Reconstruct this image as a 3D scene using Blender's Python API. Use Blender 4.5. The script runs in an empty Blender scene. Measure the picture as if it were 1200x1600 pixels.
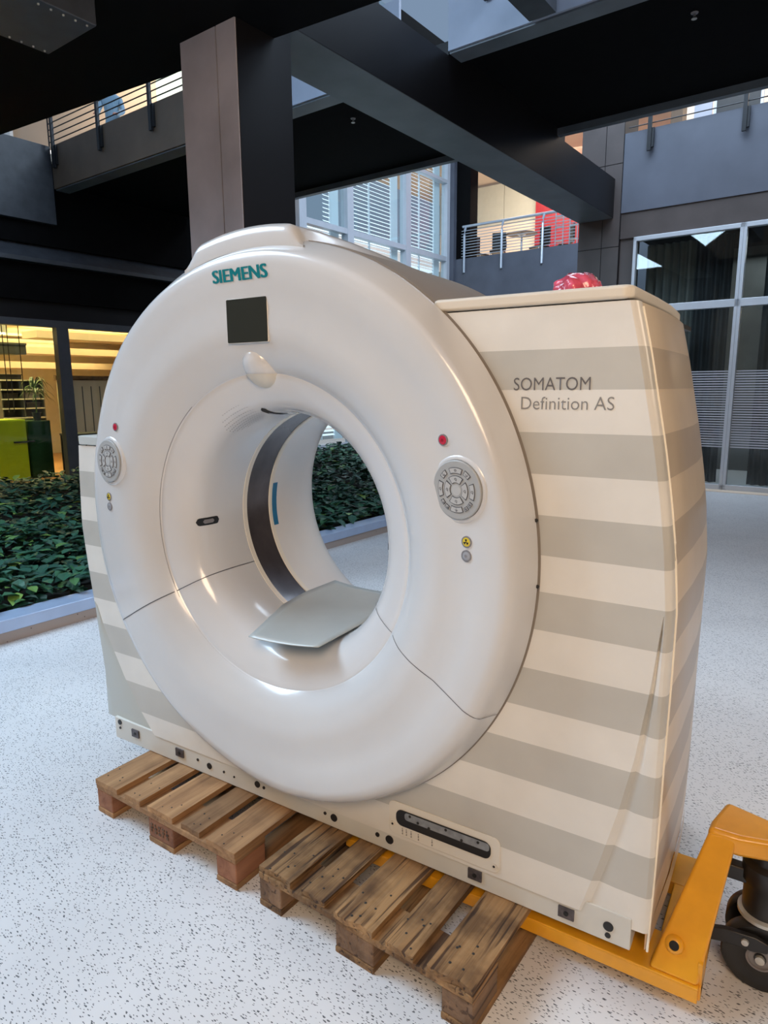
import bpy, bmesh, math, random
from math import sin, cos, pi, sqrt, atan2, radians, hypot
from mathutils import Vector, Matrix
random.seed(7)
S = bpy.context.scene
COL = S.collection
TH = radians(-4.5)            # the building grid is turned a little against the scanner

# ------------------------------------------------------------------ materials
def nmat(name):
    m = bpy.data.materials.new(name); m.use_nodes = True
    nt = m.node_tree; b = nt.nodes['Principled BSDF']
    return m, nt, b
def N(nt, t, **k):
    n = nt.nodes.new(t)
    for a, v in k.items():
        if a.startswith('_'): n.inputs[a[1:].replace('_', ' ')].default_value = v
        else: setattr(n, a, v)
    return n
def ramp(nt, stops, interp='LINEAR'):
    r = nt.nodes.new('ShaderNodeValToRGB'); cr = r.color_ramp; cr.interpolation = interp
    while len(cr.elements) < len(stops): cr.elements.new(0.5)
    for e, (p, c) in zip(cr.elements, stops):
        e.position = p; e.color = (c[0], c[1], c[2], 1)
    return r
def plain(name, c, rough=.5, metal=0., spec=.5, coat=0., var=0., scale=6., bump=0., emit=0., emitc=None, bscale=40.):
    m, nt, b = nmat(name)
    b.inputs['Base Color'].default_value = (*c, 1); b.inputs['Roughness'].default_value = rough
    b.inputs['Metallic'].default_value = metal; b.inputs['Specular IOR Level'].default_value = spec
    b.inputs['Coat Weight'].default_value = coat; b.inputs['Coat Roughness'].default_value = .08
    tc = N(nt, 'ShaderNodeTexCoord')
    if var:
        n = N(nt, 'ShaderNodeTexNoise', _Scale=scale, _Detail=5.)
        nt.links.new(tc.outputs['Object'], n.inputs['Vector'])
        r = ramp(nt, [(.3, [v*(1-var) for v in c]), (.7, [min(1, v*(1+var)) for v in c])])
        nt.links.new(n.outputs['Fac'], r.inputs['Fac']); nt.links.new(r.outputs['Color'], b.inputs['Base Color'])
    if bump:
        n2 = N(nt, 'ShaderNodeTexNoise', _Scale=bscale, _Detail=3.)
        nt.links.new(tc.outputs['Object'], n2.inputs['Vector'])
        bp = N(nt, 'ShaderNodeBump', _Strength=bump, _Distance=.01)
        nt.links.new(n2.outputs['Fac'], bp.inputs['Height']); nt.links.new(bp.outputs['Normal'], b.inputs['Normal'])
    if emit:
        b.inputs['Emission Color'].default_value = (*(emitc or c), 1); b.inputs['Emission Strength'].default_value = emit
    return m

CREAM = (.80, .765, .70)
M = {}
M['face'] = plain('glossy_white_shell', (.65, .65, .65), .24, coat=.4, var=.025, scale=3)
M['funnel'] = plain('glossy_funnel_shell', (.69, .69, .695), .2, coat=.5, var=.02, scale=3)
M['bore'] = plain('bore_shell', (.76, .74, .72), .3, coat=.3, var=.02)
M['drum'] = plain('shaded_drum_shell', (.27, .235, .20), .6, spec=.25, var=.03)  # shade under the overhead deck is put into this darker shell colour
M['cap'] = plain('cap_shell', (.74, .68, .58), .38, var=.02)
M['trimc'] = plain('pale_trim', (.95, .88, .74), .35)
M['cream_edge'] = plain('cream_edge', (.80, .75, .66), .4)
M['band'] = plain('scan_window', (.085, .075, .08), .22, metal=.35, var=.3, scale=9)
M['black'] = plain('black_plastic', (.012, .012, .013), .4, var=.2)
M['dark'] = plain('dark_gap', (.02, .018, .016), .6, var=.1)
M['screen'] = plain('dead_screen', (.028, .029, .022), .3, spec=.3, var=.05)
M['teal'] = plain('teal_print', (.0, .20, .23), .4)
M['print'] = plain('dark_print', (.13, .12, .12), .5)
M['print2'] = plain('grey_print', (.24, .23, .22), .5)
M['padgrey'] = plain('pad_grey', (.40, .40, .39), .4, var=.04)
M['keygrey'] = plain('key_grey', (.48, .475, .46), .4)
M['keyline'] = plain('key_line', (.09, .09, .10), .5)
M['red'] = plain('red_button', (.55, .015, .05), .35)
M['yellowb'] = plain('yellow_badge', (.72, .55, .04), .4)
M['rim'] = plain('grey_rim', (.22, .21, .22), .35)
M['lens'] = plain('grey_lens', (.33, .34, .37), .3)
M['tape'] = plain('blue_tape', (.015, .16, .33), .5, var=.1)
M['sheet'] = plain('grey_plastic_sheet', (.47, .49, .47), .3, var=.05)
M['steelhole'] = plain('dull_steel', (.13, .115, .12), .45, metal=.6, var=.3, scale=60)
M['skirt'] = plain('frame_paint', (.66, .65, .60), .45, var=.04)
M['skirtl'] = plain('pale_plate', (.76, .72, .64), .4)
M['tray'] = plain('slot_metal', (.30, .32, .34), .4, metal=.4, var=.3, scale=30)
M['yellow'] = plain('yellow_truck_paint', (.80, .36, .015), .35, coat=.3, var=.07, scale=14)
M['rubber'] = plain('black_rubber', (.012, .012, .013), .35, var=.3, scale=20)
M['bolt'] = plain('zinc_bolt', (.55, .55, .52), .35, metal=.5)
M['pink'] = plain('pink_film', (.75, .10, .16), .2, coat=.6, var=.45, scale=25, bump=.6)
M['steel'] = plain('dark_steel', (.008, .0075, .009), .4, spec=.28, var=.25, scale=1.2)
M['steelf'] = plain('lit_column_steel', (.46, .42, .45), .42, spec=.4, var=.16, scale=2.2)  # front panels: light on that face put in as a paler steel
M['steelb'] = plain('lit_beam_steel', (.13, .15, .175), .4, var=.2, scale=2)  # beam underside: its lit look is painted as a paler steel
M['fascia'] = plain('blue_grey_paint', (.085, .095, .125), .5, var=.14, scale=1.5)
M['fascial'] = plain('pale_blue_paint_sky_light', (.36, .40, .50), .5, var=.10, scale=2)  # fascia: sky light painted in; notice panel: plain colour
M['fasciab'] = plain('brown_paint_warm_light', (.14, .10, .07), .5, var=.15, scale=2)  # fascia: warm light painted in; upper right post: plain brown
M['darkband'] = plain('dark_band', (.004, .004, .0045), .8, spec=.07, var=.15)
M['graystrip'] = plain('grey_strip', (.055, .062, .075), .4, var=.2)
M['alu'] = plain('white_alu', (.52, .56, .62), .35, metal=.15, var=.03)
M['alup'] = plain('pale_frame_glow', (.60, .70, .80), .4, emit=.15)  # slight glow added in place of daylight on these frames
M['mull'] = plain('dark_mullion', (.07, .075, .09), .45, metal=.2, var=.1)
M['rail'] = plain('dark_rail', (.03, .032, .036), .4, metal=.5)
M['railp'] = plain('pale_rail', (.50, .56, .64), .35, metal=.5)
M['blind'] = plain('white_blind_slat_glow', (.75, .82, .88), .5, emit=.75, emitc=(.75, .88, 1))  # glow added in place of daylight on the slats
M['beige'] = plain('beige_wall', (.72, .58, .45), .7, var=.05, scale=.7)
M['cream_wall'] = plain('cream_wall', (.70, .64, .52), .7, var=.05)
M['redwall'] = plain('red_wall', (.25, .004, .014), .5, var=.08)
M['curtain'] = plain('curtain_cloth', (.025, .028, .034), .8, var=.3, scale=2)
M['curtainp'] = plain('grey_curtain_cloth', (.13, .14, .14), .8, var=.2, scale=2)
M['curb'] = plain('curb_steel_sky_tint', (.46, .58, .80), .3, metal=.35, var=.05)  # blue stands in for the sky reflected in the curb top
M['soil'] = plain('soil', (.010, .009, .006), .95, var=.3, scale=8, bump=.5)
M['green'] = plain('lime_cabinet', (.36, .48, .01), .35, var=.05)
M['dgreen'] = plain('dark_green_cabinet', (.012, .05, .018), .25, var=.1)
M['shelfgrey'] = plain('shelf_grey', (.10, .10, .09), .5)
M['paper'] = plain('paper_white', (.60, .58, .50), .6, var=.1)
M['shirt'] = plain('pale_blue_shirt', (.33, .52, .68), .8, var=.08)
M['skin'] = plain('skin', (.62, .30, .23), .55)
M['hair'] = plain('black_hair', (.012, .01, .01), .6)
M['trousers'] = plain('dark_trousers', (.03, .03, .04), .8)
M['bluecloth'] = plain('blue_chair_cloth', (.04, .12, .30), .8)
M['brick'] = None
M['plantb'] = plain('strappy_leaf', (.05, .12, .02), .4, var=.3)
M['lampglow'] = plain('lamp_glow', (1, .85, .5), .5, emit=9, emitc=(1, .85, .5))

def glass(name, tint=(1, 1, 1), refl=1.0, f=1.45):
    m = bpy.data.materials.new(name); m.use_nodes = True; nt = m.node_tree
    for n in list(nt.nodes): nt.nodes.remove(n)
    o = N(nt, 'ShaderNodeOutputMaterial'); mx = N(nt, 'ShaderNodeMixShader')
    t = N(nt, 'ShaderNodeBsdfTransparent'); t.inputs[0].default_value = (*tint, 1)
    g = N(nt, 'ShaderNodeBsdfGlossy'); g.inputs['Roughness'].default_value = .02
    fr = N(nt, 'ShaderNodeFresnel', _IOR=f); gg = N(nt, 'ShaderNodeNewGeometry'); mi_ = N(nt, 'ShaderNodeMath', operation='MULTIPLY_ADD'); mi_.inputs[1].default_value = 1/f-f; mi_.inputs[2].default_value = f; nt.links.new(gg.outputs['Backfacing'], mi_.inputs[0]); nt.links.new(mi_.outputs[0], fr.inputs['IOR']); mu = N(nt, 'ShaderNodeMath', operation='MULTIPLY'); mu.inputs[1].default_value = refl
    nt.links.new(fr.outputs[0], mu.inputs[0]); nt.links.new(mu.outputs[0], mx.inputs[0])
    nt.links.new(t.outputs[0], mx.inputs[1]); nt.links.new(g.outputs[0], mx.inputs[2]); nt.links.new(mx.outputs[0], o.inputs[0])
    return m
M['glass'] = glass('window_glass', (.92, .96, .95), 1.3)
M['glasso'] = glass('office_glass', (.97, .97, .92), .8)
M['acrylic'] = glass('lamp_dome', (.9, .85, .78), 2.2, 1.6)

def stripes(name, base, grey):
    m, nt, b = nmat(name)
    g = N(nt, 'ShaderNodeNewGeometry'); sx = N(nt, 'ShaderNodeSeparateXYZ'); dv = N(nt, 'ShaderNodeMath', operation='DIVIDE')
    dv.inputs[1].default_value = 2.0
    nt.links.new(g.outputs['Position'], sx.inputs[0]); nt.links.new(sx.outputs['Z'], dv.inputs[0])
    ed = [.316, .438, .556, .673, .788, .903, 1.017, 1.127, 1.233, 1.339, 1.450, 1.556, 1.669, 1.770]
    st = [(0, base)]
    for i, e in enumerate(ed): st.append((e/2, grey if i % 2 == 0 else base))
    r = ramp(nt, st, 'CONSTANT')
    nt.links.new(dv.outputs[0], r.inputs[0])
    n = N(nt, 'ShaderNodeTexNoise', _Scale=5., _Detail=6.)
    r2 = ramp(nt, [(.3, (.93, .93, .93)), (.7, (1.04, 1.04, 1.04))])
    mx = N(nt, 'ShaderNodeMixRGB', blend_type='MULTIPLY'); mx.inputs[0].default_value = 1
    nt.links.new(g.outputs['Position'], n.inputs['Vector']); nt.links.new(n.outputs[0], r2.inputs[0])
    nt.links.new(r.outputs[0], mx.inputs[1]); nt.links.new(r2.outputs[0], mx.inputs[2]); nt.links.new(mx.outputs[0], b.inputs['Base Color'])
    b.inputs['Roughness'].default_value = .33; b.inputs['Coat Weight'].default_value = .15; b.inputs['Coat Roughness'].default_value = .15
    return m
M['stripe'] = stripes('striped_cream_shell', (.78, .755, .70), (.54, .525, .48))
M['stripes_side'] = stripes('striped_shaded_side_shell', (.66, .55, .42), (.47, .39, .30))  # browner copy of the stripes, the side's dimmer light in its colour
M['facet'] = plain('grey_facet', (.55, .56, .53), .35, var=.03)

def floor_mat():
    m, nt, b = nmat('flecked_rubber_floor')
    tc = N(nt, 'ShaderNodeTexCoord')
    base = N(nt, 'ShaderNodeTexNoise', _Scale=1.3, _Detail=6.)
    nt.links.new(tc.outputs['Object'], base.inputs['Vector'])
    rb = ramp(nt, [(.3, (.66, .655, .665)), (.7, (.74, .735, .74))]); nt.links.new(base.outputs[0], rb.inputs[0])
    out = rb.outputs[0]
    # dark dashes of two sizes
    for sc, an, thr, keep, colr in ((84, 20, .15, .26, (.10, .105, .115)), (130, -14, .16, .24, (.20, .20, .21)), (100, 40, .14, .17, (.08, .085, .09))):
        mp = N(nt, 'ShaderNodeMapping'); mp.inputs['Rotation'].default_value = (0, 0, radians(an)); mp.inputs['Scale'].default_value = (sc*.50, sc*1.5, .01)
        nz = N(nt, 'ShaderNodeTexNoise', _Scale=60., _Detail=2.)
        ad = N(nt, 'ShaderNodeMixRGB', blend_type='ADD'); ad.inputs[0].default_value = .006
        nt.links.new(tc.outputs['Object'], nz.inputs['Vector'])
        nt.links.new(tc.outputs['Object'], ad.inputs[1]); nt.links.new(nz.outputs['Color'], ad.inputs[2]); nt.links.new(ad.outputs[0], mp.inputs['Vector'])
        v = N(nt, 'ShaderNodeTexVoronoi', feature='F1', voronoi_dimensions='2D', _Scale=1., _Randomness=1.)
        nt.links.new(mp.outputs[0], v.inputs['Vector'])
        sp = N(nt, 'ShaderNodeSeparateColor'); nt.links.new(v.outputs['Color'], sp.inputs[0])
        cl = N(nt, 'ShaderNodeTexNoise', _Scale=3.5, _Detail=3.); nt.links.new(tc.outputs['Object'], cl.inputs['Vector'])
        k = N(nt, 'ShaderNodeMath', operation='MULTIPLY'); nt.links.new(cl.outputs[0], k.inputs[0]); k.inputs[1].default_value = keep*2
        lt = N(nt, 'ShaderNodeMath', operation='LESS_THAN'); nt.links.new(sp.outputs[0], lt.inputs[0]); nt.links.new(k.outputs[0], lt.inputs[1])
        szm = N(nt, 'ShaderNodeMath', operation='MULTIPLY_ADD'); nt.links.new(sp.outputs[1], szm.inputs[0]); szm.inputs[1].default_value = thr; szm.inputs[2].default_value = thr*.75
        ld = N(nt, 'ShaderNodeMath', operation='LESS_THAN'); nt.links.new(v.outputs['Distance'], ld.inputs[0]); nt.links.new(szm.outputs[0], ld.inputs[1])
        an_ = N(nt, 'ShaderNodeMath', operation='MULTIPLY'); nt.links.new(lt.outputs[0], an_.inputs[0]); nt.links.new(ld.outputs[0], an_.inputs[1])
        mx = N(nt, 'ShaderNodeMixRGB'); nt.links.new(an_.outputs[0], mx.inputs[0]); nt.links.new(out, mx.inputs[1]); mx.inputs[2].default_value = (*colr, 1)
        out = mx.outputs[0]
    nt.links.new(out, b.inputs['Base Color'])
    b.inputs['Roughness'].default_value = .38; b.inputs['Specular IOR Level'].default_value = .55
    return m
M['floor'] = floor_mat()

def wood_mat(name, dark, light, grain=1., weather=.5):
    m, nt, b = nmat(name)
    tc = N(nt, 'ShaderNodeTexCoord'); oi = N(nt, 'ShaderNodeObjectInfo')
    vm = N(nt, 'ShaderNodeVectorMath', operation='SCALE'); 
    cmb = N(nt, 'ShaderNodeCombineXYZ')
    nt.links.new(oi.outputs['Random'], cmb.inputs[0]); nt.links.new(oi.outputs['Random'], cmb.inputs[1]); nt.links.new(oi.outputs['Random'], cmb.inputs[2])
    vm.inputs['Scale'].default_value = 37.
    nt.links.new(cmb.outputs[0], vm.inputs[0])
    add = N(nt, 'ShaderNodeVectorMath', operation='ADD'); nt.links.new(tc.outputs['Object'], add.inputs[0]); nt.links.new(vm.outputs[0], add.inputs[1])
    mp = N(nt, 'ShaderNodeMapping'); mp.inputs['Scale'].default_value = (22*grain, 1.3, 22*grain); nt.links.new(add.outputs[0], mp.inputs[0])
    n = N(nt, 'ShaderNodeTexNoise', _Scale=1., _Detail=8., _Roughness=.65, _Distortion=.6); nt.links.new(mp.outputs[0], n.inputs['Vector'])
    r = ramp(nt, [(.28, dark), (.48, [(a+c)/2 for a, c in zip(dark, light)]), (.72, light)]); nt.links.new(n.outputs[0], r.inputs[0])
    # cracks
    mp2 = N(nt, 'ShaderNodeMapping'); mp2.inputs['Scale'].default_value = (60*grain, 2.2, 60*grain); nt.links.new(add.outputs[0], mp2.inputs[0])
    n2 = N(nt, 'ShaderNodeTexNoise', _Scale=1., _Detail=4., _Distortion=.4); nt.links.new(mp2.outputs[0], n2.inputs['Vector'])
    r2 = ramp(nt, [(.30 if weather < .8 else .36, (.22, .17, .13)), (.38 if weather < .8 else .43, (1, 1, 1))]); nt.links.new(n2.outputs[0], r2.inputs[0])
    mx = N(nt, 'ShaderNodeMixRGB', blend_type='MULTIPLY'); mx.inputs[0].default_value = weather; nt.links.new(r.outputs[0], mx.inputs[1]); nt.links.new(r2.outputs[0], mx.inputs[2])
    # stains
    n3 = N(nt, 'ShaderNodeTexNoise', _Scale=7., _Detail=4.); nt.links.new(add.outputs[0], n3.inputs['Vector'])
    r3 = ramp(nt, [(.30 if weather < .8 else .36, (.42, .38, .34)), (.5 if weather < .8 else .56, (1, 1, 1))]); nt.links.new(n3.outputs[0], r3.inputs[0])
    mx2 = N(nt, 'ShaderNodeMixRGB', blend_type='MULTIPLY'); mx2.inputs[0].default_value = weather; nt.links.new(mx.outputs[0], mx2.inputs[1]); nt.links.new(r3.outputs[0], mx2.inputs[2])
    hs = N(nt, 'ShaderNodeHueSaturation'); ma = N(nt, 'ShaderNodeMath', operation='MULTIPLY_ADD'); ma.inputs[1].default_value = .45; ma.inputs[2].default_value = .78
    nt.links.new(oi.outputs['Random'], ma.inputs[0]); nt.links.new(ma.outputs[0], hs.inputs['Value']); nt.links.new(mx2.outputs[0], hs.inputs['Color'])
    nt.links.new(hs.outputs[0], b.inputs['Base Color']); b.inputs['Roughness'].default_value = .75
    bp = N(nt, 'ShaderNodeBump', _Strength=.5 if weather < .8 else 1., _Distance=.004 if weather < .8 else .008); nt.links.new(n2.outputs[0], bp.inputs['Height']); nt.links.new(bp.outputs[0], b.inputs['Normal'])
    return m
M['wooda'] = wood_mat('tan_pallet_wood', (.17, .078, .03), (.47, .265, .12), 1., .45)
M['woodb'] = wood_mat('weathered_pallet_wood', (.12, .06, .024), (.42, .24, .10), 1., .95)
M['blocka'] = wood_mat('red_block_wood', (.18, .065, .03), (.38, .17, .085), .7, .4)
M['blockb'] = wood_mat('brown_block_wood', (.13, .07, .035), (.34, .20, .11), .7, .8)

def leaf_mat():
    m, nt, b = nmat('ivy_leaf')
    g = N(nt, 'ShaderNodeNewGeometry')
    r = ramp(nt, [(0, (.010, .042, .028)), (.45, (.018, .085, .054)), (.85, (.034, .13, .070)), (.95, (.05, .16, .05)), (.99, (.18, .32, .06))])
    nt.links.new(g.outputs['Random Per Island'], r.inputs[0]); nt.links.new(r.outputs[0], b.inputs['Base Color'])
    b.inputs['Roughness'].default_value = .42; b.inputs['Specular IOR Level'].default_value = .5
    return m
M['leaf'] = leaf_mat()
def brick_mat():
    m, nt, b = nmat('pale_brick_glow')
    tc = N(nt, 'ShaderNodeTexCoord'); br = N(nt, 'ShaderNodeTexBrick', _Scale=4.)
    br.inputs['Color1'].default_value = (.46, .36, .36, 1); br.inputs['Color2'].default_value = (.40, .30, .31, 1); br.inputs['Mortar'].default_value = (.55, .5, .5, 1)
    mp = N(nt, 'ShaderNodeMapping'); mp.inputs['Rotation'].default_value = (radians(90), 0, radians(90))
    nt.links.new(tc.outputs['Object'], mp.inputs[0]); nt.links.new(mp.outputs[0], br.inputs[0]); nt.links.new(br.outputs[0], b.inputs['Base Color'])
    b.inputs['Emission Strength'].default_value = 1.0; nt.links.new(br.outputs[0], b.inputs['Emission Color'])  # glow added in place of daylight on the outdoor brick
    return m
M['brick'] = brick_mat()
def frost_mat():
    m = bpy.data.materials.new('striped_film'); m.use_nodes = True; nt = m.node_tree
    b = nt.nodes['Principled BSDF']; o = nt.nodes['Material Output']
    tc = N(nt, 'ShaderNodeTexCoord'); w = N(nt, 'ShaderNodeTexWave', wave_type='BANDS', bands_direction='Z', _Scale=7.8, _Distortion=.0)
    nt.links.new(tc.outputs['Object'], w.inputs[0])
    r = ramp(nt, [(.35, (0, 0, 0)), (.6, (1, 1, 1))]); nt.links.new(w.outputs[0], r.inputs[0])
    t = N(nt, 'ShaderNodeBsdfTransparent'); mx = N(nt, 'ShaderNodeMixShader')
    b.inputs['Base Color'].default_value = (.42, .44, .50, 1); b.inputs['Roughness'].default_value = .4
    nt.links.new(r.outputs[0], mx.inputs[0]); nt.links.new(t.outputs[0], mx.inputs[1]); nt.links.new(b.outputs[0], mx.inputs[2]); nt.links.new(mx.outputs[0], o.inputs[0])
    return m
M['film'] = frost_mat()

# ------------------------------------------------------------------ mesh builder
class MB:
    def __init__(s): s.v = []; s.f = []; s.m = []
    def add(s, vs, fs, mi=0):
        o = len(s.v); s.v += [tuple(v) for v in vs]; s.f += [tuple(i+o for i in f) for f in fs]; s.m += [mi]*len(fs); return s
    def box(s, x0, x1, y0, y1, z0, z1, mi=0, R=None):
        vs = [(x, y, z) for z in (z0, z1) for y in (y0, y1) for x in (x0, x1)]
        if R is not None: vs = [tuple(R @ Vector(v)) for v in vs]
        return s.add(vs, [(0, 2, 3, 1), (4, 5, 7, 6), (0, 1, 5, 4), (2, 6, 7, 3), (0, 4, 6, 2), (1, 3, 7, 5)], mi)
    def prism(s, poly, ax, a, b, mi=0):
        # poly in the two other axes, extruded a..b along ax
        n = len(poly)
        def P(p, t):
            return {'x': (t, p[0], p[1]), 'y': (p[0], t, p[1]), 'z': (p[0], p[1], t)}[ax]
        vs = [P(p, a) for p in poly]+[P(p, b) for p in poly]
        fs = [tuple(range(n))[::-1], tuple(range(n, 2*n))]+[(i, (i+1) % n, n+(i+1) % n, n+i) for i in range(n)]
        return s.add(vs, fs, mi)
    def tube(s, pts, r, n=8, mi=0, cap=True):
        pts = [Vector(p) for p in pts]; rings = []
        for i, p in enumerate(pts):
            d = (pts[min(i+1, len(pts)-1)]-pts[max(i-1, 0)]).normalized()
            u = d.cross(Vector((0, 0, 1)));
            if u.length < .1: u = d.cross(Vector((0, 1, 0)))
            u.normalize(); w = d.cross(u)
            rr = r[i] if isinstance(r, (list, tuple)) else r
            rings.append([p+u*rr*cos(2*pi*k/n)+w*rr*sin(2*pi*k/n) for k in range(n)])
        vs = [v for q in rings for v in q]
        fs = [(i*n+k, i*n+(k+1) % n, (i+1)*n+(k+1) % n, (i+1)*n+k) for i in range(len(pts)-1) for k in range(n)]
        if cap: fs += [tuple(range(n))[::-1], tuple(range((len(pts)-1)*n, len(pts)*n))]
        return s.add(vs, fs, mi)
    def lathe(s, prof, n=48, M4=None, mi=0, capends=False):
        # prof (r, h) about local z, optional matrix
        vs = []
        for r, h in prof:
            for k in range(n):
                v = Vector((r*cos(2*pi*k/n), r*sin(2*pi*k/n), h)); vs.append(M4 @ v if M4 is not None else v)
        fs = [(i*n+k, i*n+(k+1) % n, (i+1)*n+(k+1) % n, (i+1)*n+k) for i in range(len(prof)-1) for k in range(n)]
        if capends: fs += [tuple(range(n))[::-1], tuple(range((len(prof)-1)*n, len(prof)*n))]
        return s.add(vs, fs, mi)
    def grid(s, rows, mi=0, closed=False):
        n = len(rows[0]); vs = [v for r in rows for v in r]
        fs = []
        for i in range(len(rows)-1):
            for k in range(n if closed else n-1):
                fs.append((i*n+k, i*n+(k+1) % n, (i+1)*n+(k+1) % n, (i+1)*n+k))
        return s.add(vs, fs, mi)
    def build(s, name, mats, parent=None, origin=(0, 0, 0), frame='g', smooth=False, bevel=0, bseg=2, solid=0, flip=False, sharp=35):
        if not isinstance(mats, (list, tuple)): mats = [mats]
        me = bpy.data.meshes.new(name)
        me.from_pydata([(v[0]-origin[0], v[1]-origin[1], v[2]-origin[2]) for v in s.v], [], s.f)
        for m in mats: me.materials.append(m)
        if len(mats) > 1: me.polygons.foreach_set('material_index', s.m)
        me.update()
        bm = bmesh.new(); bm.from_mesh(me)
        if flip != 'keep': bmesh.ops.recalc_face_normals(bm, faces=bm.faces)
        if flip is True: bmesh.ops.reverse_faces(bm, faces=bm.faces)
        bm.to_mesh(me); bm.free()
        o = bpy.data.objects.new(name, me); COL.objects.link(o)
        if smooth:
            for p in me.polygons: p.use_smooth = True
            try: me.set_sharp_from_angle(angle=radians(sharp))
            except Exception: pass
        if parent is not None: o.parent = parent; o.location = origin
        else:
            if frame == 'b':
                o.location = Bv(origin); o.rotation_euler = (0, 0, TH)
            else: o.location = origin
        if solid:
            md = o.modifiers.new('solid', 'SOLIDIFY'); md.thickness = solid; md.offset = -1
        if bevel:
            md = o.modifiers.new('bev', 'BEVEL'); md.width = bevel; md.segments = bseg; md.limit_method = 'ANGLE'; md.angle_limit = radians(40)
            if smooth is False:
                for p in me.polygons: p.use_smooth = True
                md.harden_normals = True
        return o
def Bv(p):
    return (p[0]*cos(TH)-p[1]*sin(TH), p[0]*sin(TH)+p[1]*cos(TH), p[2])
def tag(o, label=None, cat=None, group=None, kind=None):
    if label: o['label'] = label
    if cat: o['category'] = cat
    if group: o['group'] = group
    if kind: o['kind'] = kind
    return o
def thing(name, label, cat, loc=(0, 0, 0), frame='g', group=None, rz=None, kind=None):
    o = bpy.data.objects.new(name, None); COL.objects.link(o); o.empty_display_size = .1
    o.location = Bv(loc) if frame == 'b' else loc
    o.rotation_euler = (0, 0, rz if rz is not None else (TH if frame == 'b' else 0))
    return tag(o, label, cat, group, kind)
def dup(root, loc, frame='g', rz=None, label=None):
    r = root.copy(); COL.objects.link(r); r.location = Bv(loc) if frame == 'b' else loc
    if rz is not None: r.rotation_euler = (0, 0, rz)
    if label: r['label'] = label
    for ch in list(root.children):
        c = ch.copy(); COL.objects.link(c); c.parent = r
        for g in ch.children:
            d = g.copy(); COL.objects.link(d); d.parent = c
    return r
def structb(name, mb, mat, label, cat, origin=(0, 0, 0), **k):
    o = mb.build(name, mat, origin=origin, frame='b', **k); return tag(o, label, cat, None, 'structure')
def lerp(t, tab):
    if t <= tab[0][0]: return tab[0][1]
    for (a, va), (b, vb) in zip(tab, tab[1:]):
        if t <= b: return va+(vb-va)*(t-a)/(b-a)
    return tab[-1][1]

# ================================================================== SCANNER
ZC = 1.183
ct = thing('ct_scanner', 'large white ring-shaped CT scanner gantry with striped grey and cream covers resting on two pallets', 'medical scanner', (0, 0, .145))
OG = (0, 0, .145)
def part(mb, name, mats, parent=ct, **k):
    # parts are modelled in scene coordinates and shifted under their parent
    o = mb.build(name, mats, parent=None, **k)
    return o
def P_(mb, name, mats, parent=None, **k):
    if not isinstance(mats, (list, tuple)): mats = [mats]
    par = parent or ct
    off = OG
    mb.v = [(v[0]-off[0], v[1]-off[1], v[2]-off[2]) for v in mb.v]
    return mb.build(name, mats, parent=par, **k)

def smooth_tab(tab):
    # periodic cosine interpolation over degrees
    def f(a):
        a = a % 360
        n = len(tab)
        for i in range(n):
            a0, v0 = tab[i]; a1, v1 = tab[(i+1) % n]
            if a1 <= a0: a1 += 360
            aa = a if a >= a0 else a+360
            if a0 <= aa <= a1:
                t = (aa-a0)/(a1-a0); t = t*t*(3-2*t); return v0+(v1-v0)*t
        return tab[0][1]
    return f
Rg = smooth_tab([(0, .944), (45, .955), (90, .955), (135, .955), (180, .945), (270, .944), (315, .943)])
Rc = smooth_tab([(0, .912), (45, .912), (90, .912), (130, .915), (165, .895), (200, .875), (240, .882), (280, .905), (320, .912)])
Yc = smooth_tab([(0, -.100), (60, -.098), (110, -.080), (180, -.062), (250, -.072), (300, -.095)])
def face_prof(a):
    g, c, y = Rg(a), Rc(a), Yc(a)
    k = (c-.80)
    return [(g, -.003), (g-.003, -.02), (c+.012, y+.030), (c+.005, y+.012), (c-.004, y+.002), (c-.016, y-.003),
            (c-.04, y-.006), (.80, (y-.079)/2), (.75, -.078), (.70, -.080), (.66, -.077), (.625, -.067), (.60, -.056), (.58, -.042), (.565, -.030), (.556, -.021), (.5515, -.016)]
def ysurf(r, a):
    p = face_prof(a)
    for (r0, y0), (r1, y1) in zip(p, p[1:]):
        if r1 <= r <= r0: return y0+(y1-y0)*(r0-r)/(r0-r1+1e-9)
    return fy(r)
FUN = [(.5515, -.0155), (.548, -.0115), (.540, -.0115), (.528, -.007), (.508, .000), (.486, .010), (.464, .024), (.444, .042), (.429, .066), (.419, .10), (.415, .14), (.415, .19), (.419, .25), (.4245, .30)]
def fy(r):
    for (r0, y0), (r1, y1) in zip(FUN[:12], FUN[1:12]):
        if r1 <= r <= r0: return y0+(y1-y0)*(r0-r)/(r0-r1+1e-9)
    return .2
def fr_(y):
    for (r0, y0), (r1, y1) in zip(FUN[3:], FUN[4:]):
        if y0 <= y <= y1: return r0+(r1-r0)*(y-y0)/(y1-y0)
    return .42
def pol(r, a, y): return (r*cos(radians(a)), y, ZC+r*sin(radians(a)))
NA = 240
def lathe_y(profs, name, mat, **k):
    mb = MB()
    rows = []
    for j in range(len(profs(0))):
        rows.append([pol(profs(a*360/NA)[j][0], a*360/NA, profs(a*360/NA)[j][1]) for a in range(NA)])
    mb.grid(rows, closed=True)
    return P_(mb, name, mat, smooth=True, **k)
cache = {}
def fp(a):
    if a not in cache: cache[a] = face_prof(a)
    return cache[a]
front = lathe_y(fp, 'front_ring_cover', M['face'], sharp=50)
funnel = lathe_y(lambda a: FUN, 'bore_funnel', M['funnel'])
lathe_y(lambda a: [(.4255, .298), (.4225, .300), (.4225, .322), (.4265, .324)], 'bore_edge_strip', M['cream_edge'])
lathe_y(lambda a: [(.429, .320), (.4275, .335), (.426, .39), (.425, .458)], 'scan_window_band', M['band'])
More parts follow.
